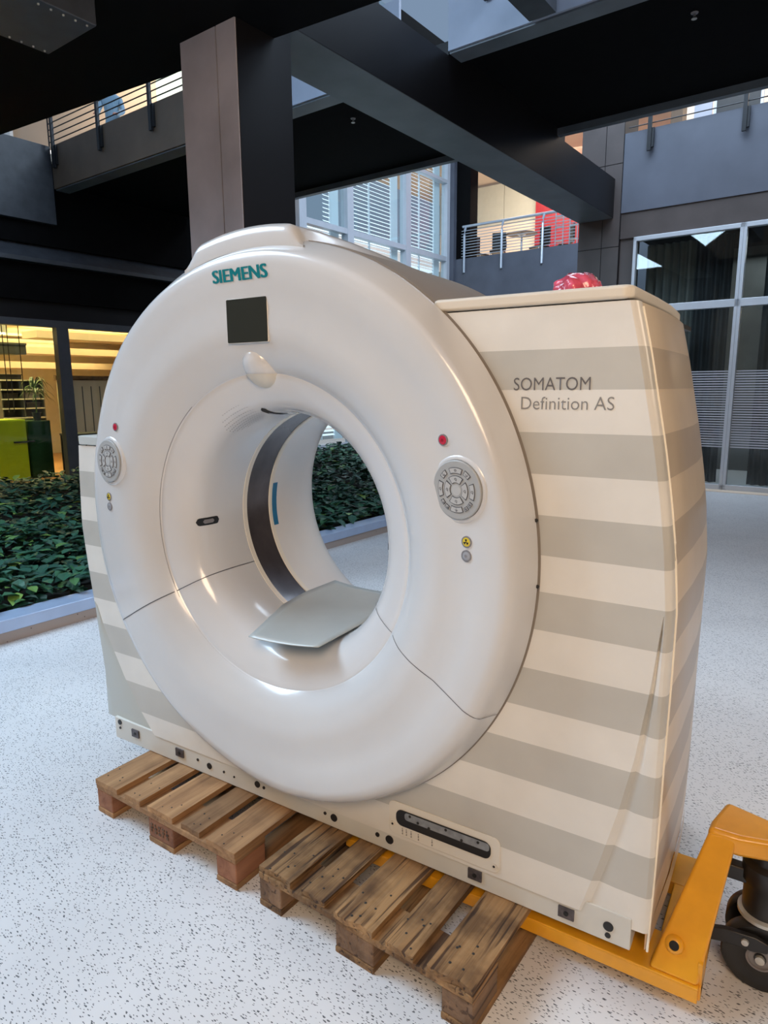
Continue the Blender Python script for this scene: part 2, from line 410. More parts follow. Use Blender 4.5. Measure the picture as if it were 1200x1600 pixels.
lathe_y(lambda a: [(.4255, .456), (.4215, .458), (.4215, .478), (.4245, .480)], 'bore_edge_strip', M['cream_edge'])
rear = [(.4235, .478), (.424, .52), (.430, .58), (.441, .65), (.458, .72), (.482, .79), (.505, .84), (.527, .88), (.56, .93), (.62, .985), (.72, 1.03), (.85, 1.05), (.90, 1.05)]
lathe_y(lambda a: rear, 'rear_funnel', M['bore'])
# recessed dark joint and drum behind the ring
lathe_y(lambda a: [(Rg(a)-.012, -.004), (Rg(a)-.012, .009)], 'joint_gap', M['dark'])
DR = .953
def drum_prof(a):
    e = Rg(a)+.004
    return [(e-.02, .006), (e, .008), (e+.001, .02), (e+.001, .34), (e-.004, .343), (e-.004, .347), (e-.001, .35), (e-.006, .70), (e-.03, .98), (e-.06, 1.04), (.89, 1.05)]
lathe_y(drum_prof, 'drum_cover', M['drum'], sharp=40)
# hood on top of the drum
mb = MB(); rows = []
for y, dz in ((-.050, -.10), (-.052, -.03), (-.046, -.012), (-.032, .0), (.0, .0), (.10, .004), (.30, .0), (.6, -.015), (.85, -.04), (.95, -.09)):
    row = []
    for i in range(41):
        x = -.30+.51*i/40
        t = max(0, min(1, (1-abs(x+.045)/.255)/.26)); t = t*t*(3-2*t)
        base = sqrt((Rg(90)+.002)**2-x*x)+ZC
        row.append((x, y, base-.02+(.06+dz*1.0)*t if dz > -.05 else base-.03+(dz+.10)*.4))
    rows.append(row)
mb.grid(rows); P_(mb, 'top_hood', M['face'], smooth=True, sharp=60)

# ---- covers right / left
def xin(z, R=.925):
    d = R*R-(z-ZC)**2
    return sqrt(d) if d > 0 else 0.0
XR = [(.16, 1.262), (.44, 1.266), (.715, 1.266), (.96, 1.268), (1.128, 1.268), (1.288, 1.254), (1.397, 1.239), (1.534, 1.216), (1.655, 1.191), (1.759, 1.170), (1.88, 1.141)]
XL = [(.20, 1.044), (.507, 1.044), (.76, 1.050), (.94, 1.074), (1.11, 1.091), (1.33, 1.078), (1.49, 1.062)]
CR = [(.20, 1.090), (.224, 1.099), (.386, 1.144), (.558, 1.186), (.717, 1.218), (.92, 1.245), (1.101, 1.262)]
CL = [(.20, .690), (.228, .711), (.335, .802), (.459, .886), (.569, .946), (.651, .993), (.759, 1.035)]
YR = 1.03
def cover(side, z0, z1, XE, CX, zc_end, nameF, nameS, maxd):
    nz = 70
    fr, wr, sd = [], [], []
    for i in range(nz+1):
        z = z0+(z1-z0)*i/nz
        xe = lerp(z, XE); xi = xin(z)
        if z < zc_end:
            xc = min(lerp(z, CX), xe-.004); d = maxd*min(1, (xe-xc)/.17)
        else: xc = xe-.004; d = 0
        xi = min(xi, xc-.01)
        F = [(xi+(xc-xi)*t, .008) for t in (0, .25, .5, .75, .96, 1)]
        fr.append([(side*x, y, z) for x, y in F])
        g_ = .012 if z < zc_end-.02 else .012*max(0, (zc_end-z)/.02)
        W = [(xc, .008), (xc+min(.010, (xe-xc)*.1), .008+g_*.5), (xc+min(.020, (xe-xc)*.2), .008+g_), (xc+min(.027, (xe-xc)*.3), .008+g_*.9)]+[(xc+(xe-xc)*t, .008+g_*.6+(d-g_*.6)*t) for t in (.5, .9)]
        wd = .018+.034*max(0, min(1, (z-.155)/.75)); q_ = wd/.052
        W += [(xe+.006, .008+.003*q_+d), (xe+.013, .008+.011*q_+d), (xe+.017, .008+.022*q_+d), (xe+.018, wd+d)]
        wr.append([(side*x, y, z) for x, y in W])
        y0 = wd+.002+d
        Sd = [(xe+.010, y0), (xe+.016, y0+.01), (xe+.022, .30), (xe+.020, .52), (xe+.010, .68)]
        for k in range(1, 9):
            a = k/8*pi/2; Sd.append((xe+.010-.26*(1-cos(a)), .68+(YR-.68)*sin(a)))
        xr = max(xi, .0)
        Sd.append((min(xe-.27, max(xr, .3)), YR))
        Sd.append((xr, YR))
        sd.append([(side*x, y, z) for x, y in Sd])
    if side > 0:
        mb = MB(); mb.grid([a+b[1:] for a, b in zip(fr, wr)])
        A = P_(mb, nameF, M['stripe'], smooth=True, sharp=25)
    else:
        mb = MB(); mb.grid(fr, 0); mb.grid(wr, 1)
        A = P_(mb, nameF, [M['stripe'], M['facetl']], smooth=True, sharp=25)
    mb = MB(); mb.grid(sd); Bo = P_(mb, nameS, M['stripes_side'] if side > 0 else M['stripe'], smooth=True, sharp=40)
    return A, Bo
# left facet: grey below the curved crease, striped above
def facetl():
    m = stripes('striped_left_facet', (.78, .755, .70), (.54, .525, .48)); nt = m.node_tree; b = nt.nodes['Principled BSDF']
    l = b.inputs['Base Color'].links[0]; src = l.from_socket
    g = N(nt, 'ShaderNodeNewGeometry'); sx = N(nt, 'ShaderNodeSeparateXYZ'); nt.links.new(g.outputs['Position'], sx.inputs[0])
    lt = N(nt, 'ShaderNodeMath', operation='LESS_THAN'); lt.inputs[1].default_value = .77; nt.links.new(sx.outputs['Z'], lt.inputs[0])
    mx = N(nt, 'ShaderNodeMixRGB'); nt.links.new(lt.outputs[0], mx.inputs[0]); nt.links.new(src, mx.inputs[1]); mx.inputs[2].default_value = (.50, .51, .47, 1)
    nt.links.new(mx.outputs[0], b.inputs['Base Color']); return m
M['facetl'] = facetl()
frR, sdR = cover(1, .212, 1.880, XR, CR, 1.101, 'front_cover', 'side_cover', .008)
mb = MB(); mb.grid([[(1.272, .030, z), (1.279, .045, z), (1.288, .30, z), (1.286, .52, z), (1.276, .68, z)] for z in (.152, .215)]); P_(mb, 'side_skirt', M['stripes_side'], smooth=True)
frL, sdL = cover(-1, .232, 1.452, XL, CL, .759, 'front_cover', 'side_cover', .020)
tag(frR, 'right striped front cover'); tag(frL, 'left striped front cover')
# pale trim strip along the right cover edge
mb = MB(); pts = []
for i in range(40):
    z = .155+(1.868-.155)*i/39; xe = lerp(z, XR); d = 0
    if z < 1.10: xc = lerp(z, CR); d = .008*min(1, (xe-xc)/.17)
    pts.append((xe+.0185, .018+.034*max(0, min(1, (z-.155)/.75))+d, z))
mb.tube(pts, .0035, 6); P_(mb, 'edge_trim', M['trimc'], smooth=True)
# top caps
def capmesh(side, xe, xi, z0, z1):
    out = [(xi, .002), (xe-.02, .002)]
    for k in range(1, 6):
        a = k/5*pi/2; out.append((xe-.02+.028*sin(a), .002+.028*(1-cos(a))))
    out += [(xe+.012, .30), (xe+.010, .52), (xe+.0, .68)]
    for k in range(1, 9):
        a = k/8*pi/2; out.append((xe-.26*(1-cos(a)), .68+(YR+.003-.68)*sin(a)))
    out += [(xi, YR+.003)]
    return MB().prism([(side*x, y) for x, y in out], 'z', z0, z1)
cp = capmesh(1, 1.140, .618, 1.883, 1.917); P_(cp, 'top_cap', M['cap'], bevel=.010, bseg=3)
mb = MB(); mb.box(.635, 1.135, .012, 1.0, 1.872, 1.886); P_(mb, 'cap_joint', M['dark'])
cp = capmesh(-1, 1.066, .86, 1.456, 1.492); P_(cp, 'top_cap', M['facet'], bevel=.008, bseg=3)
# lower middle apron below the ring (lip line)
mb = MB(); mb.box(-.012, -.009, -.0015+.008, .01, .215, .262); P_(mb, 'apron_seam', M['keyline'])
# base frame
mb = MB()
mb.box(-.985, 1.238, .012, .055, .146, .245); mb.box(-.985, 1.238, .95, .99, .146, .245)
mb.box(-.984, -.95, .056, .949, .146, .245); mb.box(1.205, 1.237, .056, .949, .146, .245); mb.box(-.3, -.2, .056, .949, .16, .23); mb.box(.3, .4, .056, .949, .16, .23)
base = P_(mb, 'base_frame', M['skirt'], bevel=.003)
def disc(mbx, x, y, z, r, n=20, d=.003, mi=0):
    T = Matrix.Translation((x, y, z)) @ Matrix.Rotation(radians(90), 4, 'X')
    mbx.lathe([(0.0001, d), (r, d), (r, 0)], n, T, mi)
for x, z, r in ((-.949, .227, .012), (-.949, .200, .006), (-.457, .197, .006), (-.391, .190, .013), (-.133, .195, .013), (-.10, .192, .006), (.229, .186, .014), (.19, .190, .006), (.46, .189, .015), (.412, .190, .008), (1.178, .196, .014), (1.178, .168, .008), (-.31, .19, .005), (-.255, .186, .004)):
    mb = MB(); disc(mb, x, .012, z, r); P_(mb, 'frame_hole', M['black'])
for x, z in ((-.843, .203), (-.562, .197), (.773, .189), (1.06, .186)):
    mb = MB(); mb.box(x-.023, x+.023, .006, .013, z-.017, z+.017); q = P_(mb, 'bolt_pocket', M['steelhole'])
    mb = MB(); disc(mb, x, .006, z, .007, 12, .002); P_(mb, 'pocket_hole', M['black'])
# cable tunnel slot panel in the right cover
def rrect(x0, x1, z0, z1, r, n=6):
    p = []
    for cx, cz, a0 in ((x1-r, z1-r, 0), (x0+r, z1-r, 90), (x0+r, z0+r, 180), (x1-r, z0+r, 270)):
        for k in range(n+1):
            a = radians(a0+90*k/n); p.append((cx+r*cos(a), cz+r*sin(a)))
    return p
mb = MB(); mb.prism(rrect(.462, .855, .226, .345, .022), 'y', .0048, .0078); plate = P_(mb, 'service_plate', M['skirtl'], bevel=.002)
mb = MB(); mb.prism(rrect(.492, .826, .266, .322, .022), 'y', .0012, .004); P_(mb, 'cable_slot', M['black'])
mb = MB(); mb.prism(rrect(.525, .822, .293, .319, .010), 'y', .0, .002); P_(mb, 'slot_tray', M['tray'])
for x, z in ((.545, .312), (.575, .300), (.615, .296), (.675, .313), (.73, .298), (.785, .312)):
    mb = MB(); disc(mb, x, .0005, z, .0045, 10, .002); P_(mb, 'slot_screw', M['dark'])
for x, z in ((.478, .262), (.838, .250)):
    mb = MB(); disc(mb, x, .003, z, .009, 14, .002); P_(mb, 'plate_screw', M['cap'])
    mb = MB(); disc(mb, x, .001, z, .004, 10, .001); P_(mb, 'screw_slot', M['dark'])
for x in (.515, .53, .548, .575, .625):
    mb = MB(); mb.box(x-.0015, x+.0015, .002, .0032, .245, .252); mb.box(x-.0012, x+.0018, .002, .0032, .236, .241); mb.box(x-.0015, x+.001, .002, .0032, .255, .258); P_(mb, 'tiny_print', M['print2'])
# joint studs on the gap line
for a in (9, -2):
    mb = MB(); p0 = pol(Rg(a)+.002, a, -.004); disc(mb, p0[0], p0[1], p0[2], .005, 10, .004); P_(mb, 'joint_stud', M['dark'])

# ---- seams drawn as thin raised strips following the surface
def ribbon(pts, w, name, mat):
    mb = MB(); rows = []
    for i, p in enumerate(pts):
        p = Vector(p); q = Vector(pts[min(i+1, len(pts)-1)])-Vector(pts[max(i-1, 0)])
        n = Vector((0, -1, 0)) if abs(q.y) < abs(q.x)+abs(q.z) else Vector((-p.x, 0, ZC-p.z)).normalized()
        u = q.cross(n).normalized()*w/2
        rows.append([p-u, p+u])
    mb.grid(rows); return P_(mb, name, mat)
pts = []
for i in range(60):
    a = 128+i*1.42; pts.append(pol(.5525, a, -.0178))
ribbon(pts, .0024, 'inner_seam', M['rim'])
for a, w in ((209, .0038), (-27, .0022)):
    pts = []
    r = Rc(a)-.006
    pts.append(pol(Rg(a)+.0012, a, -.012)); pts.append(pol(Rc(a)+.0085, a, Yc(a)+.014)) 
    while r > .553:
        pts.append(pol(r, a, ysurf(r, a)-.0012)); r -= .012
    ribbon(pts, w, 'cover_seam', M['keyline'])
    pts = [pol(r_-.0016, a, y_-.0024) for r_, y_ in FUN]
    mb = MB(); rows = []
    for p in pts:
        t = Vector((-sin(radians(a)), 0, cos(radians(a))))*w/2*.8
        rows.append([Vector(p)-t, Vector(p)+t])
    mb.grid(rows); P_(mb, 'cover_seam', M['keyline'])

# ---- fittings on the face, each in its own tangent frame
def frame_at(x, z, lift=0.0):
    r = hypot(x, z-ZC); a = math.degrees(atan2(z-ZC, x)); e = .03
    def yy(x_, z_): return ysurf(hypot(x_, z_-ZC), math.degrees(atan2(z_-ZC, x_)))
    y = yy(x, z); dx = (yy(x+e, z)-yy(x-e, z))/(2*e); dz = (yy(x, z+e)-yy(x, z-e))/(2*e)
    X = Vector((1, dx, 0)).normalized(); n = Vector((dx, -1, dz)).normalized(); X = (X-n*X.dot(n)).normalized(); Z = n.cross(X)*-1
    if Z.z < 0: Z = -Z
    R = Matrix(((X.x, Z.x, n.x), (X.y, Z.y, n.y), (X.z, Z.z, n.z))).to_4x4()
    return Matrix.Translation(Vector((x, y, z))+n*lift) @ R       # local xy on the face, local z outwards
def sector(mb, M4, r0, r1, a0, a1, h0, h1, n=8, mi=0):
    vs = []
    for h in (h0, h1):
        for r in (r0, r1):
            for k in range(n+1):
                a = radians(a0+(a1-a0)*k/n); vs.append(M4 @ Vector((r*cos(a), r*sin(a), h)))
    m = n+1; fs = []
    for k in range(n):
        fs += [(2*m+k, 3*m+k, 3*m+k+1, 2*m+k+1), (m+k, m+k+1, 3*m+k+1, 3*m+k), (k, 2*m+k, 2*m+k+1, k+1)]
    fs += [(0, m, 3*m, 2*m), (n, 2*m+n, 3*m+n, m+n)]
    mb.add(vs, fs, mi)
def icon(mb, M4, cx, cy, s, kind, mi, h):
    def quad(x0, y0, x1, y1, w):
        d = Vector((x1-x0, y1-y0)); l = d.length or 1; n = Vector((-d.y, d.x))/l*w/2
        vs = [M4 @ Vector((cx+x0*s+n.x*s, cy+y0*s+n.y*s, h)), M4 @ Vector((cx+x1*s+n.x*s, cy+y1*s+n.y*s, h)), M4 @ Vector((cx+x1*s-n.x*s, cy+y1*s-n.y*s, h)), M4 @ Vector((cx+x0*s-n.x*s, cy+y0*s-n.y*s, h))]
        mb.add(vs, [(0, 1, 2, 3)], mi)
    def arc(a0, a1, r, w, n=8):
        for k in range(n):
            b0, b1 = radians(a0+(a1-a0)*k/n), radians(a0+(a1-a0)*(k+1)/n)
            quad(r*cos(b0), r*sin(b0), r*cos(b1), r*sin(b1), w)
    if kind == 'spin': arc(-60, 230, .6, .28); quad(-.1, -.1, .5, -1.0, .28)
    elif kind == 'ring': arc(0, 360, .6, .25); quad(-.6, 0, .6, 0, .2)
    elif kind == 'cross': quad(-1, 0, 1, 0, .2); quad(0, -1, 0, 1, .2); quad(-.6, -.5, .6, -.5, .2)
    elif kind == 'pair': arc(0, 360, .55, .25); quad(0, -.4, .4, .4, .5)
    elif kind == 'arrow': quad(-.8, .6, .6, -.6, .25); quad(.6, -.6, .7, .3, .25); quad(.6, -.6, -.3, -.7, .25); quad(-.7, -.2, -.1, -.8, .2)
for sx in (-1, 1):
    M4 = frame_at(sx*.7455, 1.410, .0055)
    mb = MB(); mb.lathe([(.098, -.012), (.092, -.0030), (.086, -.0008), (.082, -.0010)], 64, M4)
    hs = P_(mb, 'panel_surround', M['face'], smooth=True, sharp=80)
    mb = MB(); mb.lathe([(.081, -.008), (.081, .004), (.0785, .0055), (.0001, .0058)], 64, M4)
    pan = P_(mb, 'control_panel', M['padgrey'], smooth=True, sharp=30)
    def key(r0, r1, a0, a1, k, ic=None):
        mb = MB(); sector(mb, M4, r0, r1, a0, a1, .005, .0072, mi=0)
        da = math.degrees(.0016/((r0+r1)/2))*1.3
        sector(mb, M4, r0+.0016, r1-.0016, a0+da, a1-da, .0072, .0078, mi=1)
        am = radians((a0+a1)/2); rm = (r0+r1)/2
        icon(mb, M4, rm*cos(am), rm*sin(am), .0055, k, 2, .0081)
        mb.v = [(v[0]-OG[0], v[1]-OG[1], v[2]-OG[2]) for v in mb.v]
        o = mb.build('key', [M['keyline'], M['keygrey'], M['keyline']], parent=pan)
    for a in (0, 90, 180, 270): key(.020, .040, a-38, a+38, 'spin')
    for a in (0, 90, 180, 270): key(.046, .062, a-22, a+22, 'ring' if a == 90 else 'cross' if a == 270 else 'spin')
    for a in (50, 135): key(.050, .064, a-11, a+11, 'arrow')
    for a in (218, 236, 304, 322): key(.052, .063, a-7, a+7, 'pair' if a > 300 else 'arrow')
    mb = MB(); sector(mb, M4, .0001, .015, 0, 360, .005, .0065, 24); mb.v = [(v[0], v[1], v[2]-OG[2]) for v in mb.v]; mb.build('panel_centre', M['keygrey'], parent=pan)
    def button(x, z, r, nm, mats, dome=.004, tre=False, labelx=None):
        M5 = frame_at(sx*x, z); mb = MB()
        mb.lathe([(r*1.12, -.001), (r*1.12, .003), (r*.90, .0035)], 32, M5, 0)
        mb.lathe([(r*.90, .002), (r*.86, dome), (r*.5, dome+.001), (.0001, dome+.0012)], 32, M5, 1)
        if tre:
            for a in (90, 210, 330):
                sector(mb, M5, r*.22, r*.55, a-28, a+28, dome, dome+.0022, mi=2)
            sector(mb, M5, .0001, r*.13, 0, 360, dome, dome+.0022, 12, mi=2)
        if nm == 'grey_indicator':
            icon(mb, M5, 0, 0, .006, 'ring', 0, dome+.0015)
        if nm == 'stop_button': icon(mb, M5, 0, 0, .006, 'ring', 2, dome+.0018)
        return P_(mb, nm, mats, smooth=True, sharp=30)
    button(.698, 1.5415, .0140, 'stop_button', [M['rim'], M['red'], M['redwall']])
    button(.7714, 1.2687, .0145, 'radiation_badge', [M['rim'], M['yellowb'], M['black']], .003, True)
    button(.771, 1.2295, .0145, 'grey_indicator', [M['rim'], M['lens']], .003)

# screen
M4 = frame_at(0, 1.8915)
mb = MB(); mb.prism([(-.0868, -.0688), (.0868, -.0688), (.0868, .0688), (-.0868, .0688)], 'z', -.006, .0012); mb.v = [tuple(M4 @ Vector(v)) for v in mb.v]
P_(mb, 'screen_frame', M['cream_edge'], bevel=.002)
mb = MB(); mb.prism(rrect(-.0850, .0850, -.0670, .0670, .004), 'z', .0, .0022); mb.v = [tuple(M4 @ Vector(v)) for v in mb.v]
P_(mb, 'display_screen', M['screen'])
# lamp dome over the bore
mb = MB(); rows = []
for i in range(13):
    t = i/12*pi; row = []
    for k in range(24):
        a = 2*pi*k/24; row.append((-.008+.068*sin(t)*cos(a), -.006-.45*.066*cos(t)-.055*sin(t)*max(0, sin(a))+.02*sin(t)*max(0, -sin(a)), 1.745+.066*cos(t)))
    rows.append(row)
mb.grid(rows, closed=True); P_(mb, 'camera_dome', M['funnel'], smooth=True, sharp=80)
mb = MB(); rows = []
for i in range(7, 13):
    t = i/12*pi; row = []
    for k in range(24):
        a = 2*pi*k/24; row.append((-.008+.0695*sin(t)*cos(a), -.006-.45*.0675*cos(t)-.0565*sin(t)*max(0, sin(a))+.02*sin(t)*max(0, -sin(a)), 1.745+.0675*cos(t)))
    rows.append(row)
mb.grid(rows, closed=True); P_(mb, 'dome_lens', M['cap'], smooth=True, sharp=80)
# laser windows in the funnel
def laser(a, y0, y1, w):
    mb = MB(); rows = []
    for j, (hw, mi) in enumerate(((w, 0), (w*.7, 1))):
        rows = []
        for i in range(17):
            t = i/16; y = y0+(y1-y0)*t
            e = min(t, 1-t)*(y1-y0); h = hw if e > w else sqrt(max(0, w*w-(w-e)**2))*hw/w
            if j: h = min(h*.75, hw) if .3 < t < .72 else 0
            r = fr_(y)-(.0015 if j == 0 else .003)
            da = math.degrees(h/r)
            rows.append([pol(r, a-da, y-.001), pol(r, a, y-.001), pol(r, a+da, y-.001)])
        mb.grid(rows, mi)
    return P_(mb, 'laser_window', [M['black'], M['rim']], smooth=True)
laser(181, .054, .155, .0150); laser(99.5, .050, .185, .0125); laser(0, .058, .150, .0115)
# speaker dots
mb = MB()
for i in range(16):
    for j in range(9):
        a = 103+i*1.5; y = .022+j*.0125
        if (i-7.5)**2/64+(j-4)**2/20 > 1: continue
        r = fr_(y)-.0008
        c0 = Vector(pol(r, a, y)); t = Vector((-sin(radians(a)), 0, cos(radians(a))))*.0022; s = Vector((0, .0022, 0))
        mb.add([c0-t-s, c0+t-s, c0+t+s, c0-t+s], [(0, 1, 2, 3)])
P_(mb, 'speaker_grille', M['rim'])
# blue tape strips beside the scan window
mb = MB(); rows = []
for i in range(9):
    z = 1.095+.185*i/8; r = .4205; x = -sqrt(r*r-(z-ZC)**2)
    rows.append([(x, .474, z), (x-.0005, .504, z)])
mb.grid(rows); P_(mb, 'blue_tape', M['tape'])
# lettering
def text(body, name, mat, x0, x1, z0, h, yfun, off=0.0, bold=0):
    cu = bpy.data.curves.new(name, 'FONT'); cu.body = body; cu.size = 1; cu.extrude = 0; cu.offset = off; cu.resolution_u = 4
    tmp = bpy.data.objects.new(name, cu); COL.objects.link(tmp)
    dg = bpy.context.evaluated_depsgraph_get(); me = bpy.data.meshes.new_from_object(tmp.evaluated_get(dg))
    bpy.data.objects.remove(tmp)
    xs = [v.co.x for v in me.vertices]; ys = [v.co.y for v in me.vertices]
    cap = .70 if 'g' not in body else .70
    mn, mxx = min(xs), max(xs)
    for v in me.vertices:
        x = x0+(v.co.x-mn)/(mxx-mn)*(x1-x0); z = z0+v.co.y/cap*h
        v.co = (x-OG[0], yfun(x, z)-OG[1], z-OG[2])
    me.materials.append(mat)
    if bold:
        bm = bmesh.new(); bm.from_mesh(me); g0 = bm.verts[:]+bm.edges[:]+bm.faces[:]
        for k in range(1, 5):
            r_ = bmesh.ops.duplicate(bm, geom=g0)
            for v in r_['geom']:
                if isinstance(v, bmesh.types.BMVert): v.co.x += bold*k/4; v.co.y -= .00005*k
        bm.to_mesh(me); bm.free()
    o = bpy.data.objects.new(name, me); COL.objects.link(o); o.parent = ct; return o
def yface(x, z): return ysurf(hypot(x, z-ZC), math.degrees(atan2(z-ZC, x)))-.002
text('SIEMENS', 'brand_lettering', M['teal'], -.134, .099, 2.012, .039, yface, .0, .0062)
text('SOMATOM', 'model_lettering', M['print'], .857, 1.058, 1.671, .033, lambda x, z: .0068, -.004)
text('Definition AS', 'model_lettering', M['print2'], .879, 1.118, 1.622, .033, lambda x, z: .0068, -.006)

# ---- loose grey sheet in the bore
mb = MB(); rows = []
for i in range(19):
    t = i/18; y = -.060+.69*t
    xl = -lerp(y, ((-.06, .075), (.08, .125), (.25, .185), (.42, .208), (.63, .205))); xr = .220-.008*t
    row = []
    for k in range(13):
        u = k/12; x = xl+(xr-xl)*u
        rb = .416 if y > .1 else .5
        row.append((x, y+(.02*u if i == 0 else 0), .820+.016*(x/.21)**2))
    rows.append(row)
mb.grid(rows); sh = mb.build('plastic_sheet', M['sheet'], origin=(0, 0, .82), smooth=True, solid=.003)
tag(sh, 'thin grey plastic sheet lying loose in the bore of the scanner', 'plastic sheet')

# ---- pink bag on the top
bm = bmesh.new(); bmesh.ops.create_icosphere(bm, subdivisions=4, radius=1)
for v in bm.verts:
    p = v.co.copy(); n = sin(p.x*9+p.z*4)*.05+sin(p.y*13+p.x*5)*.04+sin(p.z*17-p.x*8)*.03
    p *= (1+n); v.co = (p.x*.075, p.y*.09, max(-.055, p.z*.058))
me = bpy.data.meshes.new('pink_plastic_bag'); bm.to_mesh(me); bm.free()
for p in me.polygons: p.use_smooth = True
me.materials.append(M['pink']); pk = bpy.data.objects.new('pink_plastic_bag', me); COL.objects.link(pk); pk.location = (.867, .50, 1.973)
tag(pk, 'crumpled pink plastic film bundle on top of the right scanner cover', 'plastic bag')

# ================================================================== PALLETS
def pallet(x, y, ang, wm, bmz, label, seed, blk):
    rnd = random.Random(seed)
    t = thing('wooden_pallet', label, 'pallet', (x, y, 0), rz=radians(ang))
    xs = 0; W = [.145, .10, .145, .10, .145]; gap = (.8-sum(W))/4; cx = 0
    for w in W:
        mb = MB(); y0 = rnd.uniform(-.004, .006); n = 14
        rows = []
        # slightly worn board: outline jitter at the ends
        def edge(yv, j): return [(cx+rnd.uniform(0, .003), yv+j), (cx+w*.33, yv+rnd.uniform(-.005, .005)*blk), (cx+w*.66, yv+rnd.uniform(-.005, .005)*blk), (cx+w-rnd.uniform(0, .003), yv+j)]
        poly = edge(y0, 0)+[(cx+w-rnd.uniform(0, .004), .3), (cx+w-rnd.uniform(0, .004), .7)]+edge(1.2+rnd.uniform(-.004, .004), 0)[::-1]+[(cx+rnd.uniform(0, .004), .7), (cx+rnd.uniform(0, .004), .3)]
        mb.prism(poly, 'z', .122, .144-rnd.uniform(0, .001))
        # nail heads
        for yy in (.035, .085, .125)[:(3 if blk > 1 else 2)]:
            for q in range(2):
                nx = cx+w*(.28+.38*q)+rnd.uniform(-.022, .022); ny = yy+rnd.uniform(-.022, .022); rr = rnd.uniform(.0020, .0032)+.0011*blk
                mb.lathe([(rr, .1415), (rr*.95, .1447), (.0001, .1449)], 8, Matrix.Translation((nx, ny, 0)), 1)
        mb.build('deck_board', [wm, M['dark']], parent=t, bevel=.0025)
        cx += w+gap
    for yy in (0, .5275, 1.055):
        mb = MB(); mb.box(.001, .799, yy+.001, yy+.144, .100, .1218); mb.build('stringer_board', wm, parent=t, bevel=.002)
        for xx, w in ((0, .1), (.3275, .145), (.7, .1)):
            mb = MB(); mb.box(xx+.001, xx+w-.001, yy+.002, yy+.143, .022, .0998); mb.build('block', bmz, parent=t, bevel=.005)
    for xx, w in ((0, .1), (.3275, .145), (.7, .1)):
        mb = MB(); mb.box(xx, xx+w, .0, 1.2, .0, .0218); mb.build('bottom_board', wm, parent=t, bevel=.004)
    return t
pa = pallet(-.776, -.240, -2.26, M['wooda'], M['blocka'], 'smooth tan wooden pallet under the left end of the scanner, farther from the pallet truck', 3, .5)
pb = pallet(.127, -.2715, -4.09, M['woodb'], M['blockb'], 'weathered cracked wooden pallet under the right half of the scanner, pierced by the yellow forks', 5, 1.6)
# stamped marks on the middle block of the first pallet
mb = MB()
for i in range(3):
    for j in range(5): mb.box(.345+j*.022, .345+j*.022+.012*(1 if (i+j) % 3 else .5), -.0008, .0022, .046+i*.014, .046+i*.014+.008)
mb.build('stamp_marks', M['blockb'], parent=pa)

# ================================================================== PALLET TRUCK
pt = thing('pallet_truck', 'yellow hand pallet truck with black wheels, forks pushed under the scanner', 'pallet truck', (1.35, .305, 0))
OP = (1.35, .305, 0)
def T_(mb, name, mat, parent=None, **k):
    mb.v = [(v[0]-OP[0], v[1]-OP[1], v[2]-OP[2]) for v in mb.v]
    return mb.build(name, mat, parent=parent or pt, **k)
for y0, y1 in ((.030, .190), (.420, .580)):
    mb = MB(); mb.box(.35, 1.412, y0, y1, .092, .099); mb.box(.35, 1.412, y0, y0+.006, .052, .094); mb.box(.35, 1.412, y1-.006, y1, .052, .094)
    mb.prism([(.35, .099), (.25, .088), (.25, .060), (.35, .052)], 'y', y0+.02, y1-.02)
    T_(mb, 'fork', M['yellow'], bevel=.003)
    mb = MB(); mb.lathe([(.0001, -.03), (.028, -.03), (.030, 0), (.028, .03), (.0001, .03)], 20, Matrix.Translation((.42, (y0+y1)/2, .031)) @ Matrix.Rotation(pi/2, 4, 'X')); T_(mb, 'load_roller', M['rubber'], smooth=True)
# frame: sloping side plates and bridge on top (an inverted V)
YT0, YT1, ZT = .200, .365, .460
mb = MB()
def plate_side(s):
    yb, yt = (.034, YT0) if s < 0 else (.576, YT1)
    th = .045 if s < 0 else -.045
    lo = [(1.285, yb, .099), (1.410, yb, .099)]
    hi = [(1.392, yt, ZT), (1.462, yt, ZT)]
    if s > 0: lo = [(1.350, yb, .099), (1.410, yb, .099)]; hi = [(1.425, yt, ZT), (1.462, yt, ZT)]
    lo2 = [(lo[0][0], yb+th, .099), (1.410, yb+th, .099)]; hi2 = [(hi[0][0], yt+th*.6, ZT-.02), (1.462, yt+th*.6, ZT-.02)]
    return lo, hi, lo2, hi2
for s in (-1, 1):
    lo, hi, lo2, hi2 = plate_side(s)
    mb.add([lo[0], lo[1], hi[1], hi[0], lo2[0], lo2[1], hi2[1], hi2[0]], [(0, 1, 2, 3), (4, 7, 6, 5), (0, 3, 7, 4), (1, 5, 6, 2), (0, 4, 5, 1), (3, 2, 6, 7)])
frm = T_(mb, 'frame_plate', M['yellow'], bevel=.010, bseg=3)
mb = MB(); mb.prism([(1.388, YT0-.004), (1.392, YT0+.05), (1.420, YT1+.004), (1.60, YT1-.05), (1.62, .30), (1.62, .26), (1.60, YT0+.03), (1.47, YT0-.004)], 'z', ZT-.055, ZT+.008)
T_(mb, 'top_bridge', M['yellow'], bevel=.018, bseg=4)
mb = MB(); mb.box(1.29, 1.418, .040, .57, .055, .096); mb.box(1.405, 1.418, .05, .10, .05, .16); T_(mb, 'cross_member', M['yellow'], bevel=.004)
